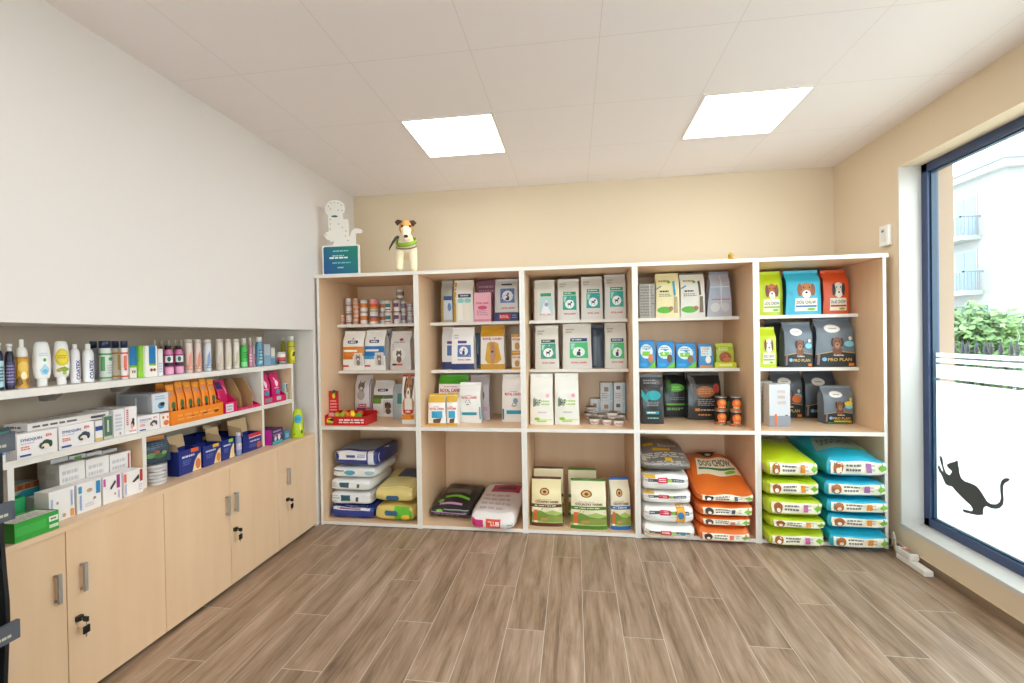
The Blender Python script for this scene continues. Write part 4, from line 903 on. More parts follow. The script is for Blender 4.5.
for q in (((-W/2, -.08, .003), (W/2, -.076, .045)), ((-W/2, .076, .003), (W/2, .08, .045)), ((-W/2, -.076, .003), (-W/2+.004, .076, .045)), ((W/2-.004, -.076, .003), (W/2, .076, .045))): m.box(*q, LY)
m.obj('tray_body', t); m = MB(); m.box((-W*.3, -.0812, .012), (W*.3, -.0802, .034), '#e9ec8a'); m.obj('label_panel', t)
pbag('lime green treat bag with a brown picture standing in the lime yellow tray', 716, 734.5, 343, .335, ZB_+.005, .07, '#a9c23c', [('e', .5, .42, .36, .22, '#a9583a'), ('e', .6, .3, .25, .1, '#c97a4a'), ('b', .12, .68, .8, .84, 2, '#e6efb4'), ('r', 0, .86, 1, .93, '#c9dc5a')], name='treat_pouch', seal='#c2d84a')
# third shelf
BK = '#232428'
def blk(c1, txtc, y=.0):
    return [('e', .55, .58+y, .34, .10, c1), ('b', .25, .36+y, .85, .46+y, 3, '#8d9094'), ('r', .22, .20, .78, .26, c1), ('b', .26, .21, .76, .25, 1, '#eef0f0'), ('b', .28, .10, .9, .14, 1, txtc), ('p', [(.0, .70), (.1, .66), (.32, .50), (.25, .44), (.0, .56)], c1), ('b', .12, .80, .7, .9, 2, '#7d8086')]
yb = at(652, 424, z=ZF).y
pbag('black bag with a teal swoosh standing at the left of the fourth unit third shelf', 640.5, 664, 374, yb, ZF, .12, BK, blk('#1f9aa4', '#7fd0d0'), seal='#5d5f66', zt=1.258, rough=.28)
pbag('black bag with a bright green patch, between the teal and the orange black bags', 664, 687, 372, at(675, 416, z=ZF).y, ZF, .12, '#1e2022', [('e', .5, .66, .42, .09, '#5cb82c'), ('b', .2, .60, .85, .70, 2, '#9ade6a'), ('e', .2, .7, .12, .16, '#3f6f2a'), ('b', .25, .38, .9, .46, 2, '#7d8082'), ('r', .05, .27, .9, .31, '#63b83a'), ('b', .1, .15, .85, .22, 2, '#b4d98a')], zt=1.258, rough=.3)
pbag('wide black bag with an orange patch, crumpled silver-black top, fourth unit', 687.5, 722, 372.5, at(706, 420, z=ZF).y, ZF, .13, '#2c2b2c', [('e', .52, .60, .30, .12, '#a8602a'), ('b', .3, .55, .8, .68, 3, '#d9925a'), ('b', .28, .30, .85, .46, 4, '#9a9a9a'), ('r', .2, .19, .34, .25, '#d98a3c'), ('b', .36, .19, .9, .24, 1, '#c9c4bc'), ('b', .3, .08, .75, .14, 1, '#e0913c'), ('p', [(0, .95), (.2, .9), (.28, .45), (.16, .4)], '#6a6663'), ('e', .85, .68, .1, .1, '#b03a2a')], seal='#4f4e52', zt=1.258, rough=.25)
pbag('black and green bag just visible between the orange tins', 724, 733, 396, .40, ZF, .08, '#1d2a1e', [('r', .2, .4, .8, .8, '#2f7a3a')])
def tin2(u0, u1, vs, lab):
    y = at((u0+u1)/2, vs[2], z=ZF).y + .03
    x, yy_, r = cyl(u0, u1, vs[2], y=y+.01); z1 = zat((u0+u1)/2, vs[1], x, yy_); z0 = ZF
    h = (zat((u0+u1)/2, vs[0]+1.2, x, yy_-r) - ZF)/2
    for i in range(2):
        tin('food_tin', lab[i], (x, yy_, ZF+i*(h+.0006)), r, h, '#2f2320', [(.08, .18, '#e0762c')], 'orange-labelled tins on the fourth unit', '#b9b6b0', [('e', .48, .55, .30, .30, '#e8702a'), ('e', .52, .62, .16, .14, '#f0a04a'), ('b', .25, .2, .8, .32, 1, '#e9d9c4')])
tin2(714.8, 727.5, (396, 411, 425), ['black tin with an orange picture, lower one of the left pair', 'black tin with an orange picture, upper one of the left pair'])
tin2(730, 742, (396, 412, 427), ['black tin with an orange picture, lower one of the right pair', 'black tin with an orange picture, upper one of the right pair'])
# bottom bay
def stacked(specs, group, L, y, name='food_sack', n=5.):
    for i, (lb, u0, u1, z0, z1, base, ops, kw) in enumerate(specs):
        vm = 500; a, b = bay(at(u0, vm, y=y).x, at(u1, vm, y=y).x, abs(dict(kw).get('rz', 0))*L*.5); w = b-a
        kw = dict(kw); dy = kw.pop('dy', 0)
        sack(name, lb, ((a+b)/2, y+dy+L/2, z0+.0006), w, L, (z1-z0)*.985, base, ops, group=group, n=kw.pop('n', n), **kw)
yw = -.05
zz = [ZD+.001] + [zf(668, v, yw) for v in (525, 506, 492.5, 474.5)]
def wht(o): return [('r', .03, .52, .97, .72, '#4d5058'), ('r', .33, .46, .53, .80, '#c9304a'), ('b', .35, .52, .51, .74, 2, '#f2d0d4'), ('b', .05, .55, .30, .70, 1, '#b9bcc2'), ('e', .58, .62, .05, .1, '#8cbf3a'), ('b', .66, .55, .95, .70, 1, '#b4b8bf'), ('r', .03, .36, .97, .42, '#d8dade')] + o
EO = [('r', .64, .12, .80, .98, '#e6a32a'), ('e', .72, .5, .06, .2, '#2f7fb4')]
stacked([('white sack with a dark strip and red logo, bottom of its pile', 641, 697, zz[0], zz[1], '#ebe9e6', wht([('r', .03, .42, .97, .50, '#e0a040'), ('e', .74, .60, .05, .16, '#2f8fc0')]), {'over': .05, 'sag': .022}),
         ('white sack with a yellow square and blue dot, second from the bottom of its pile', 640.5, 696.5, zz[1], zz[2], '#ecebe8', wht(EO), {'dy': .01}),
         ('white sack with a dark strip, third from the bottom, no yellow square on it', 640.5, 694, zz[2], zz[3], '#e9e7e4', wht([('r', .05, .84, .25, .98, '#d9b45a')]), {'dy': .02}),
         ('white sack with a yellow corner patch directly under the grey sack', 640.5, 692, zz[3], zz[4], '#eae8e5', wht([('r', .06, .78, .28, .99, '#dca92e')]), {'dy': .02})], 'white sacks in the fourth unit', .62, yw, n=6.)
a = Vector((3*P_+TH+.003, 0, 0)); b = at(693, 470, y=0); w = b.x-a.x
sack('food_sack', 'grey sack with yellow blocks lying on top of the white sacks', ((a.x+b.x)/2, .0+.31, zz[4]+.001), w, .62, zf(660, 436, .45)-zz[4]-.02, '#77726e', [('r', .0, .18, 1, .46, '#605c5a'), ('b', .05, .6, .95, .9, 3, '#b9b5b0')], group='white sacks in the fourth unit', n=3.2, front_drop=.42,
     top=[('r', .15, .46, .36, .54, '#e0b322'), ('r', .32, .33, .68, .40, '#d9a823'), ('r', .50, .05, .64, .13, '#e0b322'), ('b', .1, .14, .95, .28, 3, '#d6d2cc'), ('b', .45, .42, .9, .52, 2, '#c9c5bf'), ('r', .2, .75, .8, .85, '#c9a83a')])
yo = -.055
zz = [ZD+.001] + [zf(725, v, yo) for v in (528, 518, 505, 492.5)]
def dogchow(base, face, o=(), acc='#5f6168', strip='#f0e8d4'):
    return [('r', .08, .22, .95, .80, strip), ('e', .19, .5, .075, .30, face), ('e', .19, .38, .035, .12, '#efe4d4'), ('b', .30, .32, .55, .72, 2, '#6a6a6c'), ('p', [(.80, .5), (.86, .68), (.93, .56), (.95, .42), (.86, .34)], '#7fb83a'), ('b', .70, .34, .78, .72, 2, '#b9b6ac')] + list(o)
OR = '#e2702a'
stacked([('orange sack with a dog strip at the very bottom of the orange pile', 697.5, 752.5, zz[0], zz[1], OR, dogchow(OR, '#3a2c28', [('r', .58, .32, .66, .70, '#dd6a4a')]), {'over': .055, 'sag': .022}),
         ('thin orange sack second from the bottom of the orange pile', 699, 754, zz[1], zz[2], OR, dogchow(OR, '#4a3a34', [('r', .58, .3, .66, .6, '#d98a7a')]), {'dy': .012}),
         ('orange sack directly under the topmost orange sack', 698, 756, zz[2], zz[3], '#de6c28', dogchow(OR, '#2f2724', [('r', .58, .32, .64, .70, '#4a5a6a')]), {'dy': .0})], 'orange sacks in the fourth unit', .66, yo, n=6.)
a = at(697.5, 498, y=yo+.01); b = at(757.5, 498, y=yo+.01); b.x = min(b.x, 4*P_-TH-.003)
sack('food_sack', 'topmost orange sack sloping back, with a dog and cream panel on its upper face', ((a.x+b.x)/2, yo+.36, zz[3]+.001), b.x-a.x, .70, .24, OR, dogchow(OR, '#2f2724', [('r', .62, .3, .68, .7, '#4a5a6a')]), group='orange sacks in the fourth unit', n=4.2, front_drop=.62, dome=.01,
     top=[('p', [(.14, .34), (.22, .62), (.86, .62), (.94, .34)], '#ece0c0'), ('t', 'DOG CHOW', .24, .47, .84, .575, '#6a6c66'), ('r', .2, .415, .88, .445, '#3f7a4a'), ('e', .76, .375, .10, .025, '#7fb83a'), ('e', .50, .74, .13, .09, '#2f2724'), ('e', .38, .78, .1, .05, '#2a2320'), ('e', .62, .78, .1, .05, '#2a2320'), ('e', .50, .70, .06, .04, '#e6ded2')])
# ---------------- fifth unit
def chow(face, c2, side='#3f6fb0'):
    return [('r', .24, .08, .88, .36, '#efe6d2'), ('t', 'DOG CHOW', .28, .235, .84, .31, '#4a5a6a'), ('r', .26, .165, .86, .205, side), ('e', .7, .12, .12, .03, '#7fb83a'), ('e', .56, .54, .21, .17, face), ('e', .37, .55, .07, .14, c2), ('e', .75, .55, .07, .14, c2), ('e', .56, .45, .12, .09, '#f3ece2'), ('e', .56, .49, .035, .025, '#1c1614'), ('e', .48, .6, .02, .02, '#1c1614'), ('e', .64, .6, .02, .02, '#1c1614')]
pbag('lime green bag with a brown dog, at the left of the fifth unit top shelf', 756.5, 783.5, 271.5, .36, ZA, .10, '#bfd11c', chow('#b8622c', '#7a3c1c', '#8fae2a'), zt=2.088)
pbag('cyan blue bag with a puppy, middle of the fifth unit top shelf', 786, 822, 270.5, .31, ZA, .13, '#35b0cf', chow('#b07040', '#8a4c28'), zt=2.088, side='#1f6f8a', rz=-.02)
pbag('orange-red bag with a black and white dog, right of the cyan bag', 823, 850, 270, .345, ZA, .11, '#dd5426', chow('#dcd6cc', '#2c2826', '#b8402a'), zt=2.088)
pbag('small lime green bag with a brown and white dog on the fifth unit second shelf', 758, 777, 327, .33, ZB_, .10, '#bccf20', chow('#efe8de', '#7a4426', '#8fae2a'))
pbag('dark grey bag standing in shade behind the small lime green bag', 767, 785, 320, .46, ZB_, .11, '#34353a', [('r', .5, .05, .95, .3, '#4c4d54')], zt=1.678)
def proplan(big, extra=(), chip='#e0802a', s=0.):
    return [('e', .42+s, .78, .22, .085, '#dcd9d4'), ('e', .42+s, .78, .20, .07, '#f2f0ec'), ('b', .32+s, .76, .54+s, .80, 1, '#9a948e'), ('p', [(0, 0), (1, 0), (1, .27), (.5, .32), (0, .25)], '#25272c'), ('p', [(0, .25), (.5, .32), (1, .27), (1, .285), (.5, .335), (0, .265)], '#b99a5c'), *dog(.52+s, .49, .13, '#7a4a30', '#a9785a', '#3c2820'), ('t', 'PURINA', .42, .225, .68, .255, '#e4dfd6'), ('t', 'PRO PLAN', .28, .12, .88, .185, '#c9a860'), ('e', .2, .16, .06, .04, '#7fb0d0'), ('r', .80, .02, .94, .08, chip), ('r', .03, .05, .09, .26, '#8a6f6c'), ('e', .82, .47, .14, .06, '#7fc4d4'), ('e', .86, .58, .05, .04, '#d9d4cc')] + list(extra)
SL = '#66707c'
pbag('slate grey bag with an oval white badge, left of the larger slate one', 784, 813.5, 322, .31, ZB_, .11, SL, proplan(0), seal='#59626e')
pbag('largest slate grey bag, on the second shelf of the unit by the window', 815, 860, 316.5, .30, ZB_, .14, '#6a747f', proplan(1), seal='#5d6672', zt=1.678, taper=.1)
pbag('slate bag with an orange picture deep on the fifth unit third shelf, left one', 771, 803.5, 371, at(790, 417, z=ZF).y, ZF, .11, '#565b64', proplan(0, [('e', .78, .42, .16, .09, '#d9703a')]), zt=1.258, seal='#4a4f58')
pbag('slate bag with a brown disc deep on the fifth unit third shelf, right one', 805, 842, 371, at(823, 417.5, z=ZF).y, ZF, .12, '#50565f', proplan(0, [('e', .72, .40, .14, .09, '#7a4434')]), zt=1.258, seal='#454a52')
yb = at(838, 424, z=ZF).y
pbag('small slate bag with a yellow duck at the front of the third shelf', 824, 853.5, 385.5, yb, ZF, .11, '#6d7782', proplan(0, [('e', .80, .55, .15, .06, '#e3c52a'), ('e', .88, .66, .05, .04, '#e3c52a'), ('r', .3, .06, .9, .10, '#d8b02a'), ('r', .1, .02, .95, .045, '#4f8a4a')]), seal='#7c8690', taper=-.06)
for (u0, u1, v0, v1, lb, o) in ((769.5, 790.5, 384.5, 427, 'silver-white packet bundle with an orange mark at the front left of the fifth unit', [('r', .25, .02, .36, .30, '#dc6a2c'), ('e', .82, .2, .12, .09, '#4a5a72'), ('r', .0, .0, 1, .26, '#8a8f9a'), ('r', .25, .02, .36, .28, '#dc6a2c'), ('b', .4, .5, .8, .9, 3, '#d0b8b4')]), (761.0, 773, 381.5, 424, 'dim grey packet bundle against the upright of the fifth unit', [('r', .55, .05, .65, .95, '#c9c7c4'), ('b', .1, .4, .9, .9, 5, '#8a8884')])):
    yy_ = at((u0+u1)/2, v1, z=ZF).y + (.0 if u0 > 765 else .06)
    x, w, h = span(u0, u1, v0, yy_, ZF)
    carton('packet_bundle', lb, (x, yy_+.06, ZF), w, h, .11, '#c9ccd2' if u0 > 765 else '#a5a39e', o, lid='top_wrap')
# lime and cyan sacks
yl = -.085
zz = [ZD+.001] + [zf(795, v, yl) for v in (529.5, 518, 498.5, 480.5)]
LM = '#b3c61c'
pk = [('r', .62, .32, .70, .72, '#c0609a')]; og = [('r', .62, .32, .70, .72, '#e08a2a')]
stacked([('lime green sack at the very bottom of the lime pile, pink square on its strip', 766.5, 828, zz[0], zz[1], LM, dogchow(LM, '#a5562a', pk), {'over': .085, 'sag': .022}),
         ('thin lime green sack second from the bottom, jutting out to the right', 770, 829, zz[1], zz[2], LM, dogchow(LM, '#a5562a', og), {'dy': -.012, 'rz': -.03}),
         ('lime green sack in the middle of the lime pile, pink square on its strip', 763.5, 826, zz[2], zz[3], LM, dogchow(LM, '#a5562a', pk), {'dy': .0, 'n': 5.5}),
         ('lime green sack directly under the topmost lime one', 762.5, 824, zz[3], zz[4], LM, dogchow(LM, '#a5562a', og), {'dy': .015, 'n': 5.5})], 'lime sacks in the fifth unit', .66, yl, n=6.)
a = at(762, 472, y=yl+.02); a.x = max(a.x, 4*P_+TH+.003); b = at(822, 472, y=yl+.02)
sack('food_sack', 'topmost lime green sack with a white patch on its sloping upper face', ((a.x+b.x)/2, yl+.02+.33, zz[4]+.001), b.x-a.x, .66, .195, LM, dogchow(LM, '#a5562a', og), group='lime sacks in the fifth unit', n=4., front_drop=.22, dome=.012,
     top=[('r', .08, .62, .85, .88, '#c9cfae'), ('b', .15, .66, .8, .84, 3, '#8f9a6a')], left=[('e', .86, .45, .08, .22, '#c9a06a')])
yc = -.08
zz = [ZD+.001] + [zf(858, v, yc) for v in (531, 515.5, 499.5, 481)]
CY = '#22a9c6'
stacked([('cyan sack at the very bottom of the cyan pile by the window wall', 830.5, 890.5, zz[0], zz[1], CY, dogchow(CY, '#b0622f', og), {'over': .08, 'sag': .022, 'flare': .018}),
         ('cyan sack second from the bottom of the cyan pile', 829.5, 891, zz[1], zz[2], CY, dogchow(CY, '#b0622f', og), {'dy': .01, 'over': .07, 'flare': .018}),
         ('cyan sack in the middle of the cyan pile of five', 828, 890.5, zz[2], zz[3], CY, dogchow(CY, '#b0622f', og), {'dy': .0, 'over': .08, 'flare': .018}),
         ('cyan sack directly under the topmost cyan one', 827, 889.5, zz[3], zz[4], CY, dogchow(CY, '#b0622f', [('r', .62, .32, .70, .72, '#a86aa8')]), {'dy': .015, 'over': .065, 'flare': .018})], 'cyan sacks in the fifth unit', .66, yc, n=6.)
a = at(828, 470, y=yc+.02); b = at(889.5, 470, y=yc+.02); b.x = min(b.x, 5*P_-TH-.003); a.x = max(a.x, at(822, 472, y=yl+.02).x+.003)
sack('food_sack', 'topmost cyan sack with grey lettering on its domed upper face', ((a.x+b.x)/2, yc+.02+.34, zz[4]+.001), b.x-a.x, .68, .215, CY, dogchow(CY, '#b0622f', [('r', .62, .32, .70, .72, '#a86aa8')]), group='cyan sacks in the fifth unit', n=4.2, front_drop=.22, dome=.014, over=.06, flare=.018,
     top=[('p', [(.05, .30), (.2, .62), (.85, .62), (.95, .30)], '#a9b0a4'), ('t', 'DOG CHOW', .22, .40, .82, .54, '#5a6266'), ('r', .5, .26, .9, .29, '#7fb83a'), ('e', .3, .8, .2, .1, '#1f6f80')])
# ---------------- on top of the bookcase
WB = mat('#ece8e2', .5)
x0 = at(322.5, 272, y=.04); p = at(359.5, 274, y=.04); Wd = p.x-x0.x; zt_ = zf(340, 245, .04)-HB; cx_ = (x0.x+p.x)/2
t = thing('dog_display_board', 'white dog-shaped cut-out board with a blue-green panel, standing on the bookcase corner', 'display board', (cx_, .05, HB))
m = MB(); rr = .012
def rrect(w, z0, z1, r, n=5):
    P = []
    for cx0, cz0, a0 in ((w/2-r, z0+r, -PI/2), (w/2-r, z1-r, 0), (-w/2+r, z1-r, PI/2), (-w/2+r, z0+r, PI)):
        for i in range(n+1):
            a = a0 + PI/2*i/n; P.append((cx0+r*math.cos(a), cz0+r*math.sin(a)))
    return P
m.prism(rrect(Wd, .0, zt_, .016), -.008, .008, WB); m.obj('base_board', t)
m = MB(); gp = bpy.data.materials.new('blue_green_print'); gp.use_nodes = True; nt = gp.node_tree
tc = N(nt, 'ShaderNodeTexCoord'); sp = N(nt, 'ShaderNodeSeparateXYZ'); nt.links.new(tc.outputs['Generated'], sp.inputs[0])
rp = N(nt, 'ShaderNodeValToRGB'); rp.color_ramp.elements[0].color = lin('#0d4a94'); rp.color_ramp.elements[1].color = lin('#0c8468')
nt.links.new(M_(nt, 'ADD', M_(nt, 'MULTIPLY', sp.outputs[0], .6), M_(nt, 'MULTIPLY', sp.outputs[2], .4)), rp.inputs[0]); nt.links.new(rp.outputs[0], nt.nodes['Principled BSDF'].inputs['Base Color'])
m.prism(rrect(Wd-.024, .010, zt_-.012, .01), -.0095, -.0081, gp)
decal(m, lambda s, q, off=0: Vector((-Wd/2+s*Wd, -.0096-off, q*zt_)), [('b', .30, .76, .72, .84, 1, '#8fcfc0'), ('b', .28, .60, .68, .68, 1, '#9fd6cc'), ('b', .2, .52, .8, .62, 1, '#e6f4f2'), ('b', .28, .36, .80, .44, 1, '#7fc0c8'), ('b', .42, .2, .6, .28, 1, '#a9d3e0')])
m.obj('printed_panel', t)
def q2(u, v): p = at(u, v, y=.045); return (p.x-cx_, p.z-HB)
sil = [(333, 245.5), (334.5, 241), (330.5, 241.5), (326.5, 239), (324, 235.5), (326, 232.6), (328.8, 231.8), (328.3, 224), (328.4, 215.8), (325.5, 212.5), (324.6, 207.5), (327, 203.5), (329.5, 201), (334, 200), (339.5, 200.6), (343.8, 203.5), (344.8, 208.5), (344, 212.3), (341.5, 214), (342.8, 219.5), (345, 219), (348, 219.3), (348.4, 226), (348.4, 233), (350, 238), (350.6, 232), (353.5, 228.8), (357, 228.2), (361, 229.2), (362.6, 231.8), (360.5, 233.4), (356.5, 233), (355.3, 236), (355.6, 241), (355.8, 245.5)]
m = MB(); m.prism([q2(*s) for s in sil][::-1], -.006, .006, WB)
bz = mat('#b9b4ae', .6)
def ell(c, ru, rv, col, y=-.0064):
    P = [q2(c[0]+ru*math.cos(2*PI*i/12), c[1]+rv*math.sin(2*PI*i/12)) for i in range(12)]
    m.add([(x, y, z) for x, z in P], [list(range(12))[::-1]], col)
for c in ((328.5, 206.5), (331, 203), (334.5, 202.5), (338, 203), (341.3, 205), (330.5, 209), (342.3, 210.5), (338.3, 210), (330.5, 219.5), (330.3, 224), (330.4, 229), (338.8, 224), (342.5, 227.5), (346, 231), (345.6, 236), (348, 240.5), (329, 240.8), (326, 234.8)): ell(c, .75, .75, bz)
ell((334.6, 216.4), 3.3, 1.1, '#1f6a5c', -.0066); m.obj('dog_silhouette', t)
# terrier figure
f0 = at(389, 272, y=.03); FXc = at(405.5, 260, y=.10).x
S = (zf(402, 220.5, .06)-HB)/.50
t = thing('toy_terrier', 'cream toy terrier with a tan head and lime green collar on the shelving', 'toy dog', (FXc, .13, HB), .33)
FUR = bpy.data.materials.new('plush_fur'); FUR.use_nodes = True; nt = FUR.node_tree; b_ = nt.nodes['Principled BSDF']
tc = N(nt, 'ShaderNodeTexCoord'); nz = N(nt, 'ShaderNodeTexNoise'); nz.inputs['Scale'].default_value = 60; bp = N(nt, 'ShaderNodeBump'); bp.inputs['Strength'].default_value = .5; bp.inputs['Distance'].default_value = .004
nt.links.new(tc.outputs['Object'], nz.inputs['Vector']); nt.links.new(nz.outputs['Fac'], bp.inputs['Height']); nt.links.new(bp.outputs[0], b_.inputs['Normal'])
gm = N(nt, 'ShaderNodeNewGeometry'); b_.inputs['Base Color'].default_value = lin('#efe3c4'); b_.inputs['Roughness'].default_value = .9
def skin(name, verts, edges, radii, mt, parent, sub=2):
    me = bpy.data.meshes.new(name); me.from_pydata(verts, edges, []); o = bpy.data.objects.new(name, me); C.objects.link(o)
    me.materials.append(mt); o.parent = parent
    sk = o.modifiers.new('skin', 'SKIN'); sk.use_smooth_shade = True
    for v, r in zip(me.skin_vertices[0].data, radii): v.radius = (r, r) if not isinstance(r, tuple) else r
    me.skin_vertices[0].data[0].use_root = True
    ss = o.modifiers.new('sub', 'SUBSURF'); ss.levels = sub; ss.render_levels = sub
    return o
s = S
V = [(0, .10*s, .24*s), (0, -.05*s, .255*s), (0, -.075*s, .33*s), (0, -.085*s, .40*s),   # rump, chest, neck, head base
     (-.062*s, -.075*s, .20*s), (-.068*s, -.085*s, .09*s), (-.068*s, -.092*s, .018*s), (.062*s, -.075*s, .20*s), (.068*s, -.085*s, .09*s), (.068*s, -.092*s, .018*s),
     (-.06*s, .13*s, .19*s), (-.065*s, .15*s, .09*s), (-.065*s, .13*s, .018*s), (.06*s, .13*s, .19*s), (.065*s, .15*s, .09*s), (.065*s, .13*s, .018*s), (0, .17*s, .30*s), (0, .18*s, .37*s)]
E_ = [(0, 1), (1, 2), (2, 3), (1, 4), (4, 5), (5, 6), (1, 7), (7, 8), (8, 9), (0, 10), (10, 11), (11, 12), (0, 13), (13, 14), (14, 15), (0, 16), (16, 17)]
Rr = [.078, .094, .066, .05, .046, .036, .034, .046, .036, .034, .044, .032, .032, .044, .032, .032, .022, .016]
skin('dog_body', V, E_, [r*s for r in Rr], FUR, t)
TANF = mat('#d09a55', .9)
hd = Vector((.004*s, -.115*s, .420*s))
m = MB()
def ball(m, c, r, col, n=14):
    c = Vector(c)
    m.grid(lambda a, b: Vector((c.x + r[0]*math.sin(PI*b)*math.cos(2*PI*a), c.y + r[1]*math.sin(PI*b)*math.sin(2*PI*a), c.z - r[2]*math.cos(PI*b))), n, n//2+2, col)
ball(m, hd, (.068*s, .070*s, .074*s), TANF)
def muz(a, b):
    p = b; r = .050*s*(1-.30*p); c = Vector((hd.x, hd.y-.030*s-.060*s*p, hd.z-.010*s-.105*s*p))
    return Vector((c.x + r*math.cos(2*PI*a), c.y - .55*r*math.sin(2*PI*a) , c.z + r*.75*math.sin(2*PI*a)))
m.grid(muz, 18, 10, FUR, flip=True); ball(m, (hd.x, hd.y-.088*s, hd.z-.118*s), (.036*s, .028*s, .030*s), FUR)
m.obj('head', t)
m = MB(); ball(m, (hd.x, hd.y-.114*s, hd.z-.104*s), (.020*s, .014*s, .015*s), '#3a1c16'); m.obj('nose', t)
for e in (-1, 1):
    m = MB(); ball(m, (hd.x+e*.036*s, hd.y-.062*s, hd.z+.002*s), (.0105*s, .008*s, .012*s), mat('#1c120e', .15), 10); m.obj('eye', t)
    m = MB()
    m.add([(e*.030*s, hd.y-.02*s, hd.z+.058*s), (e*.075*s, hd.y-.01*s, hd.z+.070*s), (e*.098*s, hd.y-.03*s, hd.z+.042*s), (e*.072*s, hd.y-.062*s, hd.z+.005*s), (e*.050*s, hd.y-.045*s, hd.z+.035*s)], [(0, 1, 2, 3, 4) if e < 0 else (4, 3, 2, 1, 0)], mat('#40251a', .9))
    o = m.obj('ear', t); so_ = o.modifiers.new('thick', 'SOLIDIFY'); so_.thickness = .012*s; so_.offset = 0
m = MB()
def colr(a, b):
    an = 2*PI*a; r = .094*s + .006*s*math.sin(PI*b)
    return Vector((r*math.cos(an)*1.02, -.062*s + r*math.sin(an)*1.05, .300*s + .055*s*math.sin(an)*.9 + .015*s*math.cos(an) + .036*s*(b-.5)))
m.grid(colr, 28, 3, mat('#8fb51e', .5)); o = m.obj('collar', t); so_ = o.modifiers.new('thick', 'SOLIDIFY'); so_.thickness = .004
m = MB(); m.tube([(-.072*s, -.12*s, .335*s), (-.095*s, -.13*s, .315*s), (-.125*s, -.13*s, .27*s), (-.15*s, -.125*s, .225*s), (-.155*s, -.12*s, .20*s)], .007*s, '#3a352f', 8, rs=[.014*s, .015*s, .011*s, .008*s, .004*s]); m.obj('leash_clip', t)
m = MB()
def harn(a, b):
    an = PI*(1.12+.76*a); r = .104*s
    return Vector((r*math.cos(an), -.062*s + r*math.sin(an)*.86, .244*s - .03*s*math.sin(PI*a) + .012*s*(b-.5)+.02*s*(a-.5)))
m.grid(harn, 16, 2, mat('#7a4a4a', .6)); o = m.obj('chest_strap', t); so_ = o.modifiers.new('thick', 'SOLIDIFY'); so_.thickness = .003
g = at(731.5, 258.5, y=.02)
t = thing('gold_figurine', 'tiny gold figurine on top of the fourth shelving unit', 'figurine', (g.x, .04, HB))
m = MB(); m.lathe([(.020, 0), (.022, .004), (.021, .010), (.012, .016), (.017, .024), (.0185, .034), (.014, .046), (.006, .054), (.0005, .058)], 16, mat('#b8922f', .35, .7)); m.obj('figure_body', t)
m = MB(); m.lathe([(.023, 0.0), (.024, .003), (.0225, .0065)], 16, mat('#5a4520', .5)); m.obj('foot_ring', t)
# ---------------- wall sensor and power strip
t = thing('wall_sensor', 'small white motion sensor on the right wall above the bookcase corner', 'sensor', (XR, .055, 2.18)); t.rotation_euler = (0, 0, -PI/2)
m = MB(); SW = mat('#eeedea', .4); m.box((-.048, -.030, 0), (.048, -.0005, .15), SW); m.obj('housing', t, .006)
m = MB(); m.box((-.022, -.0335, .03), (.022, -.0305, .125), mat('#dcdad8', .25)); m.obj('lens', t, .003)
m = MB(); m.box((-.012, -.0345, .100), (.012, -.0337, .116), '#3a3a40'); m.obj('detector_window', t)
pa = at(899, 553, z=.0); pb = at(921, 567, z=.0)
t = thing('power_strip', 'white power strip with an orange switch on the floor against the window wall', 'power strip', (4.356, -.262, .0), math.radians(90))
m = MB(); PS = mat('#e9e6e0', .4); m.box((-.13, -.028, .001), (.13, .028, .040), PS); m.obj('strip_body', t, .008)
m = MB(); m.box((-.005, -.032, .0405), (.135, .030, .085), mat('#dedcd6', .4)); o = m.obj('plug_block', t, .010)
m = MB()
for i in range(4): m.box((.035+i*.012, -.0335, .048), (.042+i*.012, -.0322, .078), '#5a4644')
for i in range(3): m.box((.012+.017*i, -.020, .0852), (.022+.017*i, .020, .0862), '#5f5550')
m.box((.062, -.022, .0852), (.085, .022, .0868), '#dd6a22'); m.box((-.002, -.0335, .046), (.030, -.0322, .08), '#dd6a22'); m.lathe([(.010, .0855), (.010, .0865)], 12, '#5a5f78', x=.112, y=0); m.obj('orange_switch', t)
m = MB(); m.tube([(.125, 0, .02), (.16, -.004, .03), (.19, -.012, .06), (.215, -.020, .11), (.23, -.022, .14), (.245, -.026, .13), (.25, -.028, .08), (.26, -.030, .03), (.29, -.031, .010), (.36, -.031, .010)], .006, '#cfc6b4', 8)
m.tube([(.125, .012, .012), (.15, .014, .03), (.18, .006, .085), (.195, -.004, .10), (.205, -.01, .05), (.22, -.018, .012)], .005, '#a38f74', 8); m.obj('cable', t)
# ---------------- cat sticker on the window
xs = XR+.143+.0285
def w2(u, v): p = at(u, v, x=xs); return (p.y, p.z)
sc_ = 751/99.
cp = [(108,122),(124,122),(134,150),(142,205),(160,250),(186,268),(205,240),(196,228),(178,215),(162,190),(178,178),(200,170),(225,165),(240,152),(252,165),(250,190),(258,215),(260,250),(275,290),(300,312),(340,325),(385,345),(410,370),(440,415),(470,465),(500,485),(540,488),(565,470),(575,440),(570,390),(568,345),(578,310),(600,290),(630,288),(645,300),(630,316),(605,328),(594,350),(592,400),(598,450),(592,490),(570,515),(540,524),(500,518),(465,502),(445,515),(440,545),(444,566),(400,572),(350,562),(300,550),(284,538),(290,524),(315,530),(355,540),(362,525),(345,495),(310,465),(270,425),(230,385),(205,352),(180,350),(155,335),(140,300),(125,265),(105,235),(95,205),(100,190),(112,200),(125,228),(138,242),(130,205),(116,160)]
pts = [w2(925+a/sc_, 440+b/sc_) for a, b in cp]
from mathutils.geometry import tessellate_polygon
tr = tessellate_polygon([[Vector((y, z, 0)) for y, z in pts]]); n = len(pts); km = mat('#4a4c4e', .6)
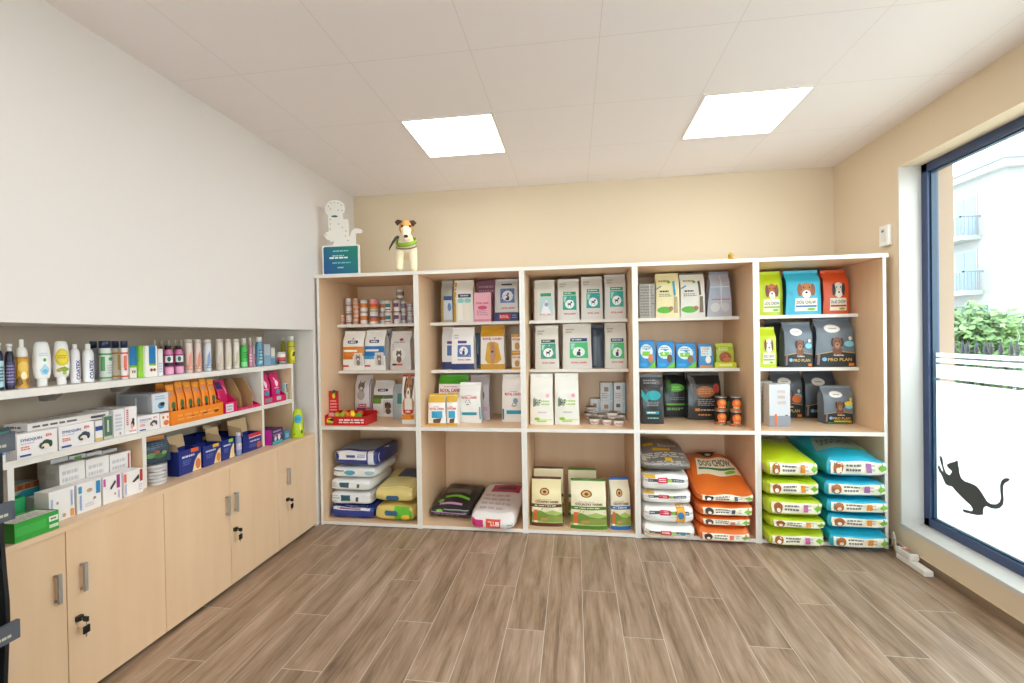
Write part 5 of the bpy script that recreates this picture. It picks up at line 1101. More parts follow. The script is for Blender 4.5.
m = MB(); m.add([(xs, y, z) for y, z in pts] + [(xs+.0006, y, z) for y, z in pts], [tuple(t) for t in tr] + [tuple(n+i for i in t) for t in tr] + [(i, (i+1) % n, n+(i+1) % n, n+i) for i in range(n)], km)
me = m.mesh('cat_sticker')
o = bpy.data.objects.new('cat_sticker', me); C.objects.link(o); tag(o, 'dark cat silhouette sticker reaching up at the lower corner of the window', 'sticker')
# ---------------- goods on the left wall: top shelf
XA = -.20; XR2 = -.33
def prof_round(r, h, sh=.82, neck=.45):
    return [(r*.90, 0), (r*.985, .003), (r, .010), (r, h*sh-.012), (r*.96, h*sh-.004), (r*.78, h*(sh+.05)), (r*neck, h*(sh+.085)), (r*neck, h*(sh+.10))]
def prof_tube(r, h, top=.93):
    return [(r*.94, 0), (r, .004), (r, h*top-.004), (r*.96, h*top)]
def lb(label, u0, u1, vt, vm, body, capcol, ops=(), x=XA, kind='round', sh=.82, neck=.45, zb=ZT, group=None, capfrac=None, name='bottle', cat_='bottle', sy=1., cap_r=None, glossy=.35):
    cx, cy, r = cyl(u0, u1, vm, x=x); r *= .985
    h = zat((u0+u1)/2, vt, cx, cy) - zb
    ang = math.atan2(CAM.x-cx, -(CAM.y-cy))      # prints turned part of the way to the shop
    rz = PI/2 - .45
    if kind == 'round':
        pr = prof_round(r, h, sh, neck); z0 = pr[-1][1]; cr = cap_r*r if cap_r else r*neck*1.12
        cap = [(cr, z0-.006), (cr, h-.003), (cr*.94, h)]
        if capcol == 'pump':
            cap = [(cr, z0-.006), (cr, z0+.012), (cr*.4, z0+.013), (cr*.4, h-.012), (cr*1.3, h-.011), (cr*1.3, h-.002), (cr*1.2, h)]; capcol = '#eceae8'
    else:
        pr = prof_tube(r, h, sh); z0 = pr[-1][1]; cr = (cap_r or .97)*r; cap = [(cr, z0-.001), (cr, h-.002), (cr*.95, h)]
    t = bottle(name, label, (cx, cy, zb+.0006), pr, body, cap, ops, capcol, rz, group, sy, cat_, glossy=glossy)
    return t
GB = 'bottles and tubes along the top shelf'
lb('navy bottle with a teal label, partly cut by the left edge, top shelf', -7, 4, 343, 372, '#1c2140', 'pump', [('r', .25, .08, .9, .72, '#a9cfd6'), ('b', .3, .2, .85, .6, 5, '#3a5a7a')], sh=.76, group=GB)
lb('navy bottle with a purple label and clear pump beside the yellow bottle', 4.6, 14.8, 344, 374, '#1a1c36', 'pump', [('r', .12, .1, .95, .70, '#3f3566'), ('b', .2, .15, .9, .64, 6, '#8f86ad')], sh=.76, group=GB)
lb('white shampoo bottle with a golden yellow label', 15.5, 28.5, 339.5, 373, '#ebe8e2', '#f2f0ee', [('r', .06, .02, .96, .75, '#dba02a'), ('e', .55, .5, .3, .14, '#e9c05a'), ('e', .55, .30, .16, .09, '#f3e2b4'), ('p', [(.1, .2), (.35, .3), (.5, .12), (.3, .05)], '#7a5a2a'), ('p', [(.6, .2), (.85, .26), (.9, .08), (.7, .06)], '#8a6a30'), ('r', .06, .70, .96, .75, '#c2851f')], sh=.76, neck=.36, group=GB)
def upside(label, u0, u1, vt, ops):
    cx, cy, r = cyl(u0, u1, 362, x=XA); h = zat((u0+u1)/2, vt, cx, cy)-ZT
    t = thing('bottle', label, 'bottle', (cx, cy, ZT+.0006), PI/2-.45, GB)
    m = MB(); b0 = h*.17
    pr = [(r*.62, b0), (r*.80, b0+.004), (r*.92, b0+.02), (r, h*.45), (r*.97, h*.68), (r*.84, h*.88), (r*.66, h*.98), (r*.40, h)]
    m.lathe(pr, 24, mat('#f1efee', .3), sy=.62)
    def surf(s, q, off=0):
        z = b0+.004+q*(h*.9-b0); rr = pr[-1][0]
        for (r0, z0), (r1, z1) in zip(pr, pr[1:]):
            if z0 <= z <= z1: rr = r0+(r1-r0)*(z-z0)/(z1-z0); break
        a = (s-.5)*PI*.8; return Vector(((rr+off)*math.sin(a), -(rr+off)*math.cos(a)*.62-off, z))
    decal(m, surf, ops); m.obj('bottle_body', t)
    m = MB(); m.lathe([(r*.56, 0), (r*.58, .003), (r*.55, b0-.001), (r*.5, b0+.003)], 20, mat('#e6e4e2', .35), sy=.8); m.obj('foot_cap', t)
upside('white bottle standing on its cap with a green dot and blue drop', 32, 51.5, 341.8, [('e', .58, .55, .07, .055, '#4aa63a'), ('p', [(.58, .44), (.36, .24), (.45, .1), (.7, .1), (.80, .24)], '#a9d3ea'), ('e', .58, .2, .12, .07, '#6fb6dd'), ('b', .35, .66, .8, .78, 2, '#b9d0de')])
upside('white bottle standing on its cap with a large yellow oval', 52, 70, 341.2, [('e', .52, .60, .36, .28, '#dcc01e'), ('e', .52, .62, .28, .2, '#e6cf2e'), ('b', .3, .55, .75, .68, 2, '#b99a1a'), ('p', [(.3, .25), (.6, .32), (.85, .22), (.6, .12)], '#7f9a2a'), ('e', .35, .2, .12, .06, '#b5a04a'), ('e', .6, .1, .1, .05, '#a9b04a')])
CT = [('v', 'COATEX', .50, .10, .78, .66, '#4a4f86')]
lb('white bottle with dark upright lettering, left of the two lettered bottles', 69.5, 80.5, 344.3, 368, '#e8e6ea', '#f2f0ee', CT, sh=.80, neck=.42, group=GB, cap_r=.46)
lb('white bottle with dark upright lettering, right of the two lettered bottles', 81.8, 94.3, 344, 368, '#ebe9ec', '#f2f0ee', CT, sh=.78, neck=.42, group=GB, cap_r=.46)
tubeops = lambda c: [('r', .0, .78, 1, .84, c), ('r', 0, .06, 1, .11, c), ('r', .18, .3, .40, .74, c), ('e', .7, .66, .14, .06, c), ('b', .5, .2, .95, .5, 4, '#b4b4b4')]
lb('grey canister with a navy lid standing behind the green-banded canister', 89.5, 98, 341.3, 365, '#7d8088', '#1f2c4e', [('r', .1, .1, .9, .8, '#8f9298')], x=XR2, kind='tube', group=GB, name='canister', cat_='canister')
lb('white canister with green bands and a navy lid', 98.6, 112, 341, 365, '#d6dad8', '#1f2c4e', tubeops('#4f9a55'), kind='tube', group=GB, name='canister', cat_='canister')
lb('white canister with an orange band between the green and red banded ones', 111.5, 119.8, 341.2, 363, '#ece6da', '#23345e', [('r', .0, .80, 1, .86, '#dca03c'), ('r', 0, .07, 1, .12, '#dca03c'), ('r', .55, .3, .85, .78, '#d9b468')], x=-.22, kind='tube', group=GB, name='canister', cat_='canister')
lb('white canister with red bands and a navy lid', 120.4, 128.4, 341, 363, '#ece4e0', '#1f2c52', [('r', .0, .80, 1, .86, '#d6483c'), ('r', 0, .07, 1, .12, '#d6483c'), ('r', .35, .36, .6, .76, '#dd6a5a'), ('e', .48, .32, .12, .04, '#d6483c')], x=-.165, kind='tube', group=GB, name='canister', cat_='canister')
def lbox(label, u0, u1, vt, col, ops, xf=-.15, d=.10, zb=ZT, left=(), top=(), name='carton_box', group=None, cat_='box', rz=PI/2, vb=None, flap=None, part=True):
    """carton whose printed front faces the room: u0..u1 measured on the plane x=xf"""
    vm = vt+12; a = at(u0, vm, x=xf); b = at(u1, vm, x=xf); w = (b.y-a.y)*.985
    h = at((u0+u1)/2, vt, x=xf).z - zb
    if vb: h = at((u0+u1)/2, vt, x=xf).z - at((u0+u1)/2, vb, x=xf).z
    return carton(name, label, (xf-d/2, (a.y+b.y)/2, zb+.0006), w, h, d, col, ops, rz, group, left, top, cat_, flap, part)
BG_ = [('r', .0, .40, 1, 1, '#2079b8'), ('r', 0, .33, 1, .40, '#7cc23a'), ('e', .38, .2, .1, .05, '#8a4a3a'), ('e', .66, .2, .1, .05, '#8a4a3a')]
lbox('blue and white carton with two brown dots, left of the green carton', 129.3, 136.6, 346.5, '#ece9e4', BG_, xf=-.175, d=.085, left=[('r', 0, 0, 1, 1, '#e3e0dc')], name='supplement_carton', group='blue and green cartons on the top shelf')
lbox('lime green carton between the two blue cartons', 138, 144.0, 346, '#8fc43c', [('r', 0, .5, .3, 1, '#6fae4a')], xf=-.165, d=.085, name='supplement_carton', group='blue and green cartons on the top shelf')
lbox('blue and white carton with two brown dots, right of the green carton', 145.2, 157.5, 346, '#f0ede8', [('r', .28, .42, .85, 1, '#2079b8'), ('r', .28, .36, .85, .42, '#7cc23a'), ('e', .45, .22, .12, .05, '#8a4a3a'), ('e', .7, .22, .12, .05, '#a0503c')], name='supplement_carton', group='blue and green cartons on the top shelf')
lbox('small plain white carton with pale blue print before the pink bottles', 157.9, 163.0, 349, '#e9e9ec', [('b', .1, .1, .9, .5, 4, '#a9c0d9')], xf=-.16, d=.06, name='supplement_carton')
PK = [('r', 0, .02, 1, .80, '#d86ba4'), ('r', .2, .48, .8, .72, '#ddeae6'), ('e', .45, .6, .12, .1, '#2a5a4a'), ('p', [(.1, .42), (.2, .32), (.8, .32), (.95, .42), (.8, .46), (.2, .46)], '#2a2430'), ('r', .15, .02, .95, .28, '#e9a6c9'), ('r', .1, .74, .9, .77, '#3a2a3c')]
for i, (u0, u1, x_) in enumerate(((163.2, 173.2, -.185), (173.8, 183.2, -.185))):
    lb(['pink bottle with a black cap, left of the pink pair', 'pink bottle with a black cap, right of the pink pair'][i], u0, u1, 345.8, 366, '#d673a8', '#161418', PK, x=x_, sh=.80, neck=.62, group=GB)
for i, (u0, u1) in enumerate(((151.8, 157), (159.5, 164), (165.8, 171), (173, 177), (178.6, 183))):
    lb(['brown spray bottle with a clear cap in the back row behind the right blue carton', 'brown spray bottle with a clear cap in the back row behind the small white carton', 'brown spray bottle with a clear cap in the back row behind the left pink bottle', 'brown spray bottle with a clear cap in the back row between the pink bottles', 'brown spray bottle with a clear cap in the back row behind the right pink bottle'][i], u0, u1, 340.4, 352, '#8a6a5c', '#cbbcb2', [], x=-.37, sh=.74, neck=.6, group=GB)
for i, (u0, u1, c1, c2, lab) in enumerate(((184.2, 193, '#e3cfc8', '#dc8f78', 'pale pink spray can with an orange stripe, left of two'), (193.4, 201.6, '#e0cac4', '#d98a6c', 'pale pink spray can with an orange stripe, right of two'), (202.8, 211.6, '#d5d9de', '#8094c0', 'white spray can with a slanted blue stripe'), (215.2, 223.6, '#dccfc4', '#c9b8a8', 'beige spray can, first of the three beige ones'), (223.9, 231.8, '#e0d6cc', '#cfc2a8', 'beige spray can, middle of the three beige ones'), (232.2, 239.6, '#e6dfd6', '#c6bb9c', 'beige spray can, last of the three beige ones beside the green bottle'))):
    lb(lab, u0, u1, 339.6 if i < 3 else 339, 360, c1, '#d9cfc6', [('p', [(.35, .1), (.65, .3), (.6, .75), (.4, .55)], c2), ('b', .2, .08, .8, .26, 2, c2)], x=-.19, kind='tube', sh=.88, cap_r=.9, group=GB, name='spray_can', cat_='spray can', glossy=.25)
lb('bright green bottle with a clear cap on the top shelf', 239.9, 247.6, 338, 358, '#3fc24e', '#cfc8bf', [('r', .1, .05, .9, .25, '#8fd89a'), ('b', .3, .4, .8, .7, 3, '#1f7a2e')], x=-.185, sh=.68, neck=.62, group=GB)
lb('slim pink bottle with a clear cap right of the green bottle', 248, 252.4, 338, 358, '#d887ae', '#cfc8bf', [('b', .2, .2, .8, .6, 3, '#f0d0de')], x=-.19, sh=.68, neck=.6, group=GB)
lb('slim white and pink bottle touching the blue bottle', 252.6, 255.6, 343, 358, '#ece2e6', '#e6e0e0', [('r', .3, .1, .8, .6, '#d99ab8')], x=-.20, sh=.8, neck=.6, group=GB)
lb('steel blue bottle with a white cap on the top shelf', 255.8, 262.8, 337, 356, '#5f9ab8', '#efecec', [('p', [(.3, .1), (.7, .15), (.6, .7), (.4, .55)], '#a9d0dc'), ('b', .3, .2, .8, .7, 4, '#3a6a8a')], x=-.165, sh=.76, neck=.72, group=GB)
lbox('pale blue-grey carton right of the steel blue bottle', 263.9, 270.4, 344.5, '#b9c4d4', [('r', 0, 0, 1, .48, '#7fa6c4')], xf=-.175, d=.09, name='supplement_carton')
lbox('cream-topped pale blue carton left of the red and white jar', 270.7, 275.2, 347.5, '#a9bccb', [('r', .1, .5, .9, .95, '#e3dccb'), ('r', 0, 0, 1, .4, '#6f9cbc')], xf=-.185, d=.08, name='supplement_carton')
lb('small red, white and black tub on the top shelf', 276.5, 285.8, 352, 360, '#e4dcd8', '#d8cfcb', [('r', 0, .40, 1, .72, '#d0333a'), ('r', 0, .05, 1, .40, '#2a2622'), ('b', .2, .1, .8, .34, 2, '#c9c5c0')], x=-.16, kind='tube', sh=.82, name='tub', cat_='tub')
YL = [('e', .55, .35, .3, .22, '#e4d835'), ('p', [(.4, .3), (.65, .32), (.75, .5), (.5, .5)], '#3a3a1c'), ('r', .1, .70, .9, .74, '#8a8a1c')]
lb('yellow bottle with a white cap, set back behind the red tub', 280.6, 285.6, 337, 348, '#b0aa20', '#e0dcd6', [], x=-.27, sh=.76, neck=.68, group=GB)
lb('yellow bottle with a dark emblem at the right end of the top shelf', 287, 295, 336.4, 352, '#c2bb1e', '#f0eeec', YL, x=-.175, sh=.76, neck=.68, group=GB)
# ---------------- middle shelf
SYN = [('t', 'SYNOQUIN', .08, .66, .60, .80, '#4a4f8e'), ('t', 'EFA', .70, .74, .86, .86, '#d9554a'), ('b', .08, .56, .5, .63, 1, '#b0b2cf'), ('b', .08, .32, .32, .50, 2, '#e0766a'), ('r', .05, .07, .32, .15, '#3a4c8e')]
dogp = lambda c: [('e', .70, .48, .11, .14, c), ('e', .58, .40, .06, .12, c), ('e', .80, .42, .05, .15, c), ('e', .66, .34, .10, .12, '#e6ddd0'), ('e', .60, .30, .03, .05, '#2a2622')]
TSY = [('b', .08, .2, .85, .8, 2, '#7a7684')]
t_ = lbox('low white carton with blue print, first of the medicine cartons on the middle shelf', 16.2, 57.8, 432, '#ebe8ea', SYN + dogp('#2f4a36'), xf=-.125, d=.17, zb=ZM, name='medicine_carton', left=[('b', .1, .2, .9, .8, 3, '#c9c6cf')], top=TSY, group='long white cartons')
lbox('long white carton with a black and white dog, second on the middle shelf', 58.4, 94.6, 424.2, '#eceaec', SYN + dogp('#3a4356'), xf=-.13, d=.17, zb=ZM, name='medicine_carton', top=TSY, group='long white cartons')
zc = at(37, 432, x=-.125).z
a = at(24, 426, x=-.27); b = at(62, 421, x=-.27)
carton('medicine_carton', 'flat carton with dark print lying on top of the first long white carton', (-.22, (a.y+b.y)/2+.03, zc+.003), .34, .030, .12, '#d6d2d0', [('b', .05, .2, .6, .8, 1, '#5f5a62'), ('r', .75, .3, .95, .7, '#4a4858')], PI/2, None, [('b', .1, .2, .9, .8, 1, '#6a6670')], [('b', .1, .2, .8, .8, 2, '#a8a4a6')])
lbox('white carton with a navy band and yellow foot, third group on the middle shelf', 95.2, 102.8, 421, '#e9e7e6', [('r', .0, .52, 1, .74, '#2f4a94'), ('r', 0, .02, 1, .16, '#d9b868')], xf=-.15, d=.12, zb=ZM, name='medicine_carton', top=TSY)
lbox('dark green carton between the navy-banded and the upright white carton', 103.4, 112.6, 415.5, '#b9c0b6', [('r', .05, .12, .95, .96, '#4f6f5e'), ('r', .38, .3, .58, .8, '#c9d2c4')], xf=-.152, d=.13, zb=ZM, name='medicine_carton', top=[('b', .05, .2, .95, .8, 3, '#9a7a70')])
lbox('tall white carton with faint print, left of the red-lettered one', 113.2, 124.2, 409.5, '#e4e2e6', [('b', .15, .2, .85, .85, 5, '#b9bccb'), ('e', .6, .1, .1, .05, '#a89a90')], xf=-.152, d=.18, zb=ZM, name='medicine_carton', top=[('b', .05, .1, .95, .9, 4, '#a3857c')])
lbox('tall white carton with red upright lettering and a black dog', 124.6, 137.0, 407.0, '#ebe8ea', [('r', .12, .34, .28, .92, '#c9404a'), ('b', .14, .36, .26, .90, 7, '#ebe8ea'), ('e', .62, .36, .15, .12, '#2f2b30'), ('e', .66, .5, .10, .08, '#3a3438'), ('e', .55, .28, .10, .1, '#e0a898'), ('b', .3, .06, .9, .16, 1, '#d99a8c')], xf=-.150, d=.18, zb=ZM, name='medicine_carton', top=[('b', .05, .1, .95, .9, 4, '#b99a92')])
zc2 = at(149, 415.2, x=-.14).z
lbox('long white carton with a dog on its right, under the grey glossy carton', 137.8, 160.0, 415.2, '#e9e6e8', SYN + dogp('#4a4446'), xf=-.14, d=.17, zb=ZM, name='medicine_carton', group='long white cartons')
lbox('short white carton with orange spots, last of the white cartons', 160.4, 170.0, 413.5, '#eae6e4', [('e', .3, .72, .12, .12, '#e0763c'), ('e', .6, .3, .3, .2, '#dd7a3c'), ('e', .75, .7, .1, .1, '#d98a5a')], xf=-.14, d=.16, zb=ZM, name='medicine_carton')
lbox('glossy grey carton with a pale front lying on the long white carton', 151, 168.8, 393.2, '#a3a6ac', [('r', .05, .02, .98, .98, '#d3dce6'), ('e', .55, .35, .2, .17, '#3f9ac4'), ('e', .62, .42, .14, .10, '#23262c'), ('b', .2, .65, .85, .9, 2, '#9fb0c4')], xf=-.142, d=.22, zb=zc2+.004, name='medicine_carton', left=[('r', .1, .05, .9, .9, '#8f9298'), ('r', .55, .1, .6, .8, '#c9ccd0')])
# display tray of treat sachets
def ltray(label, u0, u1, vfront, vb, xf, d, col, zb, ops=(), hback=None, left=(), name='display_tray'):
    a = at(u0, vfront+4, x=xf); b = at(u1, vfront+4, x=xf); w = (b.y-a.y)*.985; h = at((u0+u1)/2, vfront, x=xf).z-zb; hb = hback or h
    t = thing(name, label, 'display tray', (xf-d/2, (a.y+b.y)/2, zb+.0006), PI/2)
    m = MB(); th = .003; c = mat(col, .5)
    m.box((-w/2, -d/2, 0), (w/2, d/2, .003), c); m.box((-w/2, -d/2, .003), (w/2, -d/2+th, h), c); m.box((-w/2, d/2-th, .003), (w/2, d/2, hb), c)
    for x0, x1 in ((-w/2, -w/2+th), (w/2-th, w/2)):
        m.prism([(-d/2+th, .003), (d/2-th, .003), (d/2-th, hb), (-d/2+th, h)], x0, x1, c)
        # prism runs along y; swap the axes of those vertices
        k = 4*2 + 4*4
        for q in range(len(m.v)-k, len(m.v)): X, Y, Z = m.v[q]; m.v[q] = (Y, X, Z)
    decal(m, lambda s, q, off=0: Vector((-w/2+s*w, -d/2-off, q*h)), ops)
    m.obj('tray_body', t)
    return t, w, h, (xf-d/2, (a.y+b.y)/2)
OT = '#e8821e'
t, w, h, (tx, ty) = ltray('orange cardboard display tray full of orange treat sachets on the middle shelf', 170.8, 223.6, 407, 424, -.125, .20, OT, ZM, [('e', .38, .35, .05, .12, '#7a3a10'), ('e', .62, .4, .05, .12, '#7a3a10'), ('e', .85, .45, .05, .12, '#7a3a10'), ('b', .1, .2, .95, .75, 2, '#efa04a')], hback=.16)
m = MB(); sw = w/7
m.box((-w/2+.004, -.1+.004, .003), (w/2-.004, .1-.004, .006), OT); m.obj('tray_liner', t)
sach = [('e', .5, .46, .26, .10, '#3f6a3a'), ('e', .5, .30, .22, .09, '#4a3a2c'), ('e', .5, .20, .24, .07, '#d9cdb8'), ('b', .15, .72, .85, .84, 2, '#8f98a4'), ('r', .1, .86, .9, .92, '#f2a23c')]
n = 0
for row in (0, 1):
    for i in range(6):
        yy_ = ty - w/2 + .02 + (i+.5)*(w-.03)/6 + (.008 if row else 0)
        lab = ['orange treat sachet in the front row of the orange tray, first from the camera', 'orange treat sachet in the front row of the orange tray, second from the camera', 'orange treat sachet in the front row of the orange tray, third from the camera', 'orange treat sachet in the front row of the orange tray, third from the far end', 'orange treat sachet in the front row of the orange tray, second from the far end', 'orange treat sachet in the front row of the orange tray, nearest its far end'][i] if row == 0 else 'orange treat sachet in the back row of the orange tray, ' + ('first', 'second', 'third', 'fourth', 'fifth', 'last')[i] + ' from the camera'
        bag('treat_sachet', lab, 'sachet', (tx+.045-.07*row, yy_, ZM+.0075), (w-.03)/6*.93, (.222, .232)[row]+.006*((i*5) % 3), .045, OT, sach, PI/2, 'orange treat sachets', '#f0a040', sealh=.08, lean=.03, pinch=.5)
a = at(170.5, 393, x=-.21)
# dark blue leaflet block left of the tray
lbox('small navy packet beside the orange tray', 170, 176.5, 396, '#22406a', [('r', 0, .02, 1, .12, '#c9d3de')], xf=-.35, d=.04, zb=ZM, name='packet', cat_='packet')
MG = '#d3175f'
t, w, h, (tx, ty) = ltray('magenta display box with a white panel, right of the orange tray', 224.6, 237.0, 402, 412, -.13, .16, MG, ZM, [('r', .1, .1, .7, .85, '#d9d3d9'), ('b', .15, .2, .65, .75, 2, '#a9a0a9')], hback=.20)
a_ = at(222.5, 385, x=-.17)
bag('treat_pouch', 'magenta pouch with a dark blue top standing in the magenta display box', 'pouch', (tx-.01, ty, ZM+.005), w*.86, .215, .07, '#c4145a', [('r', .05, .72, .6, .93, '#2a2560'), ('p', [(.7, .85), (.85, .7), (.8, .5), (.7, .6)], '#ee9ac0')], PI/2, None, '#9a1450', pinch=.5)
t, w, h, (tx, ty) = ltray('nearly empty magenta tray with two bare brown cardboard cheeks', 237.6, 260.5, 406, 410, -.13, .20, MG, ZM, [('b', .1, .2, .9, .8, 1, '#e05a90')], hback=.10)
for i, yk in enumerate((-.28*w, .22*w)):
    m = MB(); m.prism([(-.085, .004), (.085, .004), (.085, .215), (-.02, .215), (-.085, .10)], yk, yk+.004, CARD)
    for q in range(len(m.v)): X, Y, Z = m.v[q]; m.v[q] = (Y, X, Z)
    m.obj('card_cheek', t)
t, w, h, (tx, ty) = ltray('magenta tray of magenta pouches in the last bay of the middle shelf', 263.6, 286.5, 396, 404, -.135, .17, MG, ZM, [('r', .05, .25, .35, .85, '#8f8790'), ('r', .55, .3, .75, .9, '#c9c0c9')], hback=.14)
for i in range(2):
    yy_ = ty + (-.24 + .48*i)*w
    bag('treat_pouch', ['magenta pouch with a pale figure, left one in the last tray', 'magenta pouch with a pale figure, right one in the last tray'][i], 'pouch', (tx+.02, yy_, ZM+.005), w*.42, .225, .06, '#d01a6a', [('e', .5, .62, .16, .12, '#ecd9e2'), ('p', [(.3, .75), (.4, .85), (.5, .74)], '#f0e3ea'), ('e', .6, .32, .25, .08, '#3f9ac0'), ('b', .2, .42, .8, .5, 1, '#f0b4d0')], PI/2, 'magenta pouches', '#c01560', pinch=.55)
    bag('treat_pouch', ['magenta pouch in the back row of the last tray, nearer the camera', 'magenta pouch in the back row of the last tray, farther one'][i], 'pouch', (tx-.05, yy_, ZM+.005), w*.42, .215, .05, '#b5145a', [], PI/2, 'magenta pouches', '#a01250', pinch=.55)
lbox('teal carton standing behind the magenta pouches', 276, 287, 370, '#6fc0b4', [('b', .2, .5, .8, .9, 2, '#a9dcd4')], xf=-.31, d=.05, zb=ZM, name='medicine_carton')
lbox('pale teal carton with a navy picture and a yellow-green figure by the end panel', 285.5, 288.2, 383.5, '#b4d3d0', [('r', .15, .45, .95, .95, '#47587a'), ('e', .5, .5, .18, .25, '#c9d0a0'), ('e', .62, .8, .1, .1, '#dfe3b4')], xf=-.155, d=.035, zb=ZM, name='medicine_carton')
# ---------------- on the worktop
ZK = .789
t, w, h, (tx, ty) = ltray('green-fronted white carton tray lying open at the near end of the worktop', 13.6, 59.0, 517, 546, -.022, .106, '#2f9a38', ZK, [('r', 0, .0, 1, .97, '#2fa03a'), ('r', 0, .3, .7, .75, '#3fb048'), ('r', .76, .50, .98, .78, '#e6efe2'), ('b', .8, .56, .95, .72, 1, '#3a4a3a'), ('r', .76, .16, .98, .34, '#cfe3c6')], name='display_tray')
m = MB(); m.box((-w/2+.004, -.049, .004), (w/2-.004, .049, h*.96), mat('#dcd8d2', .5))
decal(m, lambda s, q, off=0: Vector((-w/2+.004+s*(w-.008), -.049+q*.098, h*.96+off)), [('b', .05, .1, .95, .9, 4, '#b9b4ac'), ('r', .0, .0, 1, .1, '#efece6')]); m.obj('carton_insert', t)
def lspot(label, y0, y1, xf, d, z0, h, col, ops=(), left=(), top=(), name='medicine_carton', group=None, rz=PI/2, **k):
    return carton(name, label, (xf-d/2, (y0+y1)/2, z0+.0006), y1-y0, h, d, col, ops, rz, group, left, top, **k)
yA = at(9, 520, x=-.20).y; yB = at(26, 520, x=-.20).y
lbox('green carton with white lines half hidden by the dark rail, on the worktop', 14.5, 26, 498, '#239a58', [('r', .05, .4, .95, .46, '#d9ecd9'), ('r', .05, .25, .95, .3, '#d9ecd9')], xf=-.20, d=.10, zb=ZK, name='medicine_carton')
lbox('brown-topped carton with a teal band standing behind the green-fronted tray', 14, 40, 483, '#a9b4b6', [('r', 0, .82, 1, 1, '#a5602a'), ('r', .1, .84, .3, .98, '#7a3c1a'), ('r', .4, .84, .6, .98, '#7a3c1a'), ('r', .75, .84, .95, .98, '#7a3c1a'), ('p', [(.05, .7), (.3, .8), (1, .8), (1, .58), (.3, .56)], '#2f9cb0'), ('r', .9, .05, .96, .6, '#a87a6a'), ('b', .1, .1, .8, .5, 3, '#d0d6d6')], xf=-.33, d=.09, zb=ZK, name='medicine_carton')
lbox('clear plastic pack of small pale bottles between the tray and the white cartons', 41, 48, 497, '#c3ced0', [('r', .1, .1, .3, .9, '#9fb4b8'), ('r', .5, .1, .7, .9, '#d9e2e2')], xf=-.20, d=.08, zb=ZK, name='packet', cat_='packet')
med = [(48.4, 74.8, 489.5, [('r', .02, .04, .22, .16, '#e8772a'), ('r', .82, .04, .97, .28, '#e89a3c'), ('r', .06, .30, .14, .76, '#a9b8da'), ('r', .84, .4, .92, .9, '#9fb0d6'), ('e', .3, .6, .05, .05, '#a89a92'), ('e', .55, .15, .07, .07, '#c9a88a')], 'white medicine carton with orange corners, nearest of the front row on the worktop'),
       (76.4, 101.4, 482.0, [('r', .06, .68, .20, .92, '#3f9ad0'), ('r', .78, .52, .96, .96, '#2f86c0'), ('r', .1, .1, .18, .62, '#8fa8d9'), ('e', .5, .72, .12, .07, '#b09a86'), ('e', .7, .4, .06, .05, '#a88a82'), ('b', .3, .15, .7, .3, 2, '#c6c9d4')], 'white medicine carton with a blue block, second of the front row on the worktop'),
       (102.6, 122.0, 475.6, [('r', .02, .66, .14, .94, '#c25aa8'), ('r', .72, .48, .90, .98, '#a02f8a'), ('p', [(.35, .55), (.62, .82), (.68, .72), (.42, .48)], '#4a4a44'), ('r', .78, .1, .85, .4, '#b9a0d0'), ('e', .6, .3, .05, .05, '#b09a8a')], 'white medicine carton with a purple block, third of the front row on the worktop'),
       (123.4, 143.4, 470.5, [('r', .02, .60, .14, .94, '#e0645a'), ('r', .82, .48, .97, .97, '#b53a30'), ('p', [(.42, .55), (.76, .80), (.78, .62), (.5, .5)], '#3a332e'), ('r', .06, .1, .12, .55, '#a9b8da'), ('b', .75, .1, .95, .4, 3, '#c9c0c6')], 'white medicine carton with a red block, last of the front row by the divider')]
for u0, u1, v, o, lab in med:
    lbox(lab, u0, u1, v, '#ebe9ea', o, xf=-.098, d=.075, zb=ZK, name='medicine_carton', group='front row of white medicine cartons')
yy_ = at(52, 500, x=-.18).y
rows = [(-.180, .205, 4), (-.262, .222, 4), (-.340, .215, 3)]
for r_i, (xf, hh, n) in enumerate(rows):
    ya_, ye_ = (-1.93, -1.79, -1.66)[r_i], -1.478
    for i in range(n):
        y0 = ya_ + (ye_-ya_)*i/n; y1 = ya_ + (ye_-ya_)*(i+1)/n - .004
        if r_i == 0 and i == 0: continue
        hz_ = min(hh + .006*((i*7+r_i*3) % 4), .262)
        extra = [('r', .3, .80, .75, .98, '#5fae3a')] if (r_i == 1 and i == 1) else ([('r', .85, .5, .93, .95, '#a84a5a')] if (r_i == 0 and i == 3) else [])
        lspot('plain white medicine carton in the %s row behind the front row, %s' % (('second', 'third', 'back')[r_i], ('nearest the camera', 'second from the camera', 'third from the camera', 'nearest the divider')[3 if i == n-1 else i]), y0, y1, xf, .074, ZK, hz_, '#e3e1e0', extra + [('b', .1, .6, .8, .9, 2, '#c3c1c6')], left=[('b', .1, .1, .9, .9, 3, '#d0cecd')], top=[('b', .05, .1, .95, .9, 1 if r_i < 2 else 2, ('#8f8c90', '#8f8c90', '#7a4a42')[r_i])], group='white cartons in row %d of the worktop' % (r_i+2))
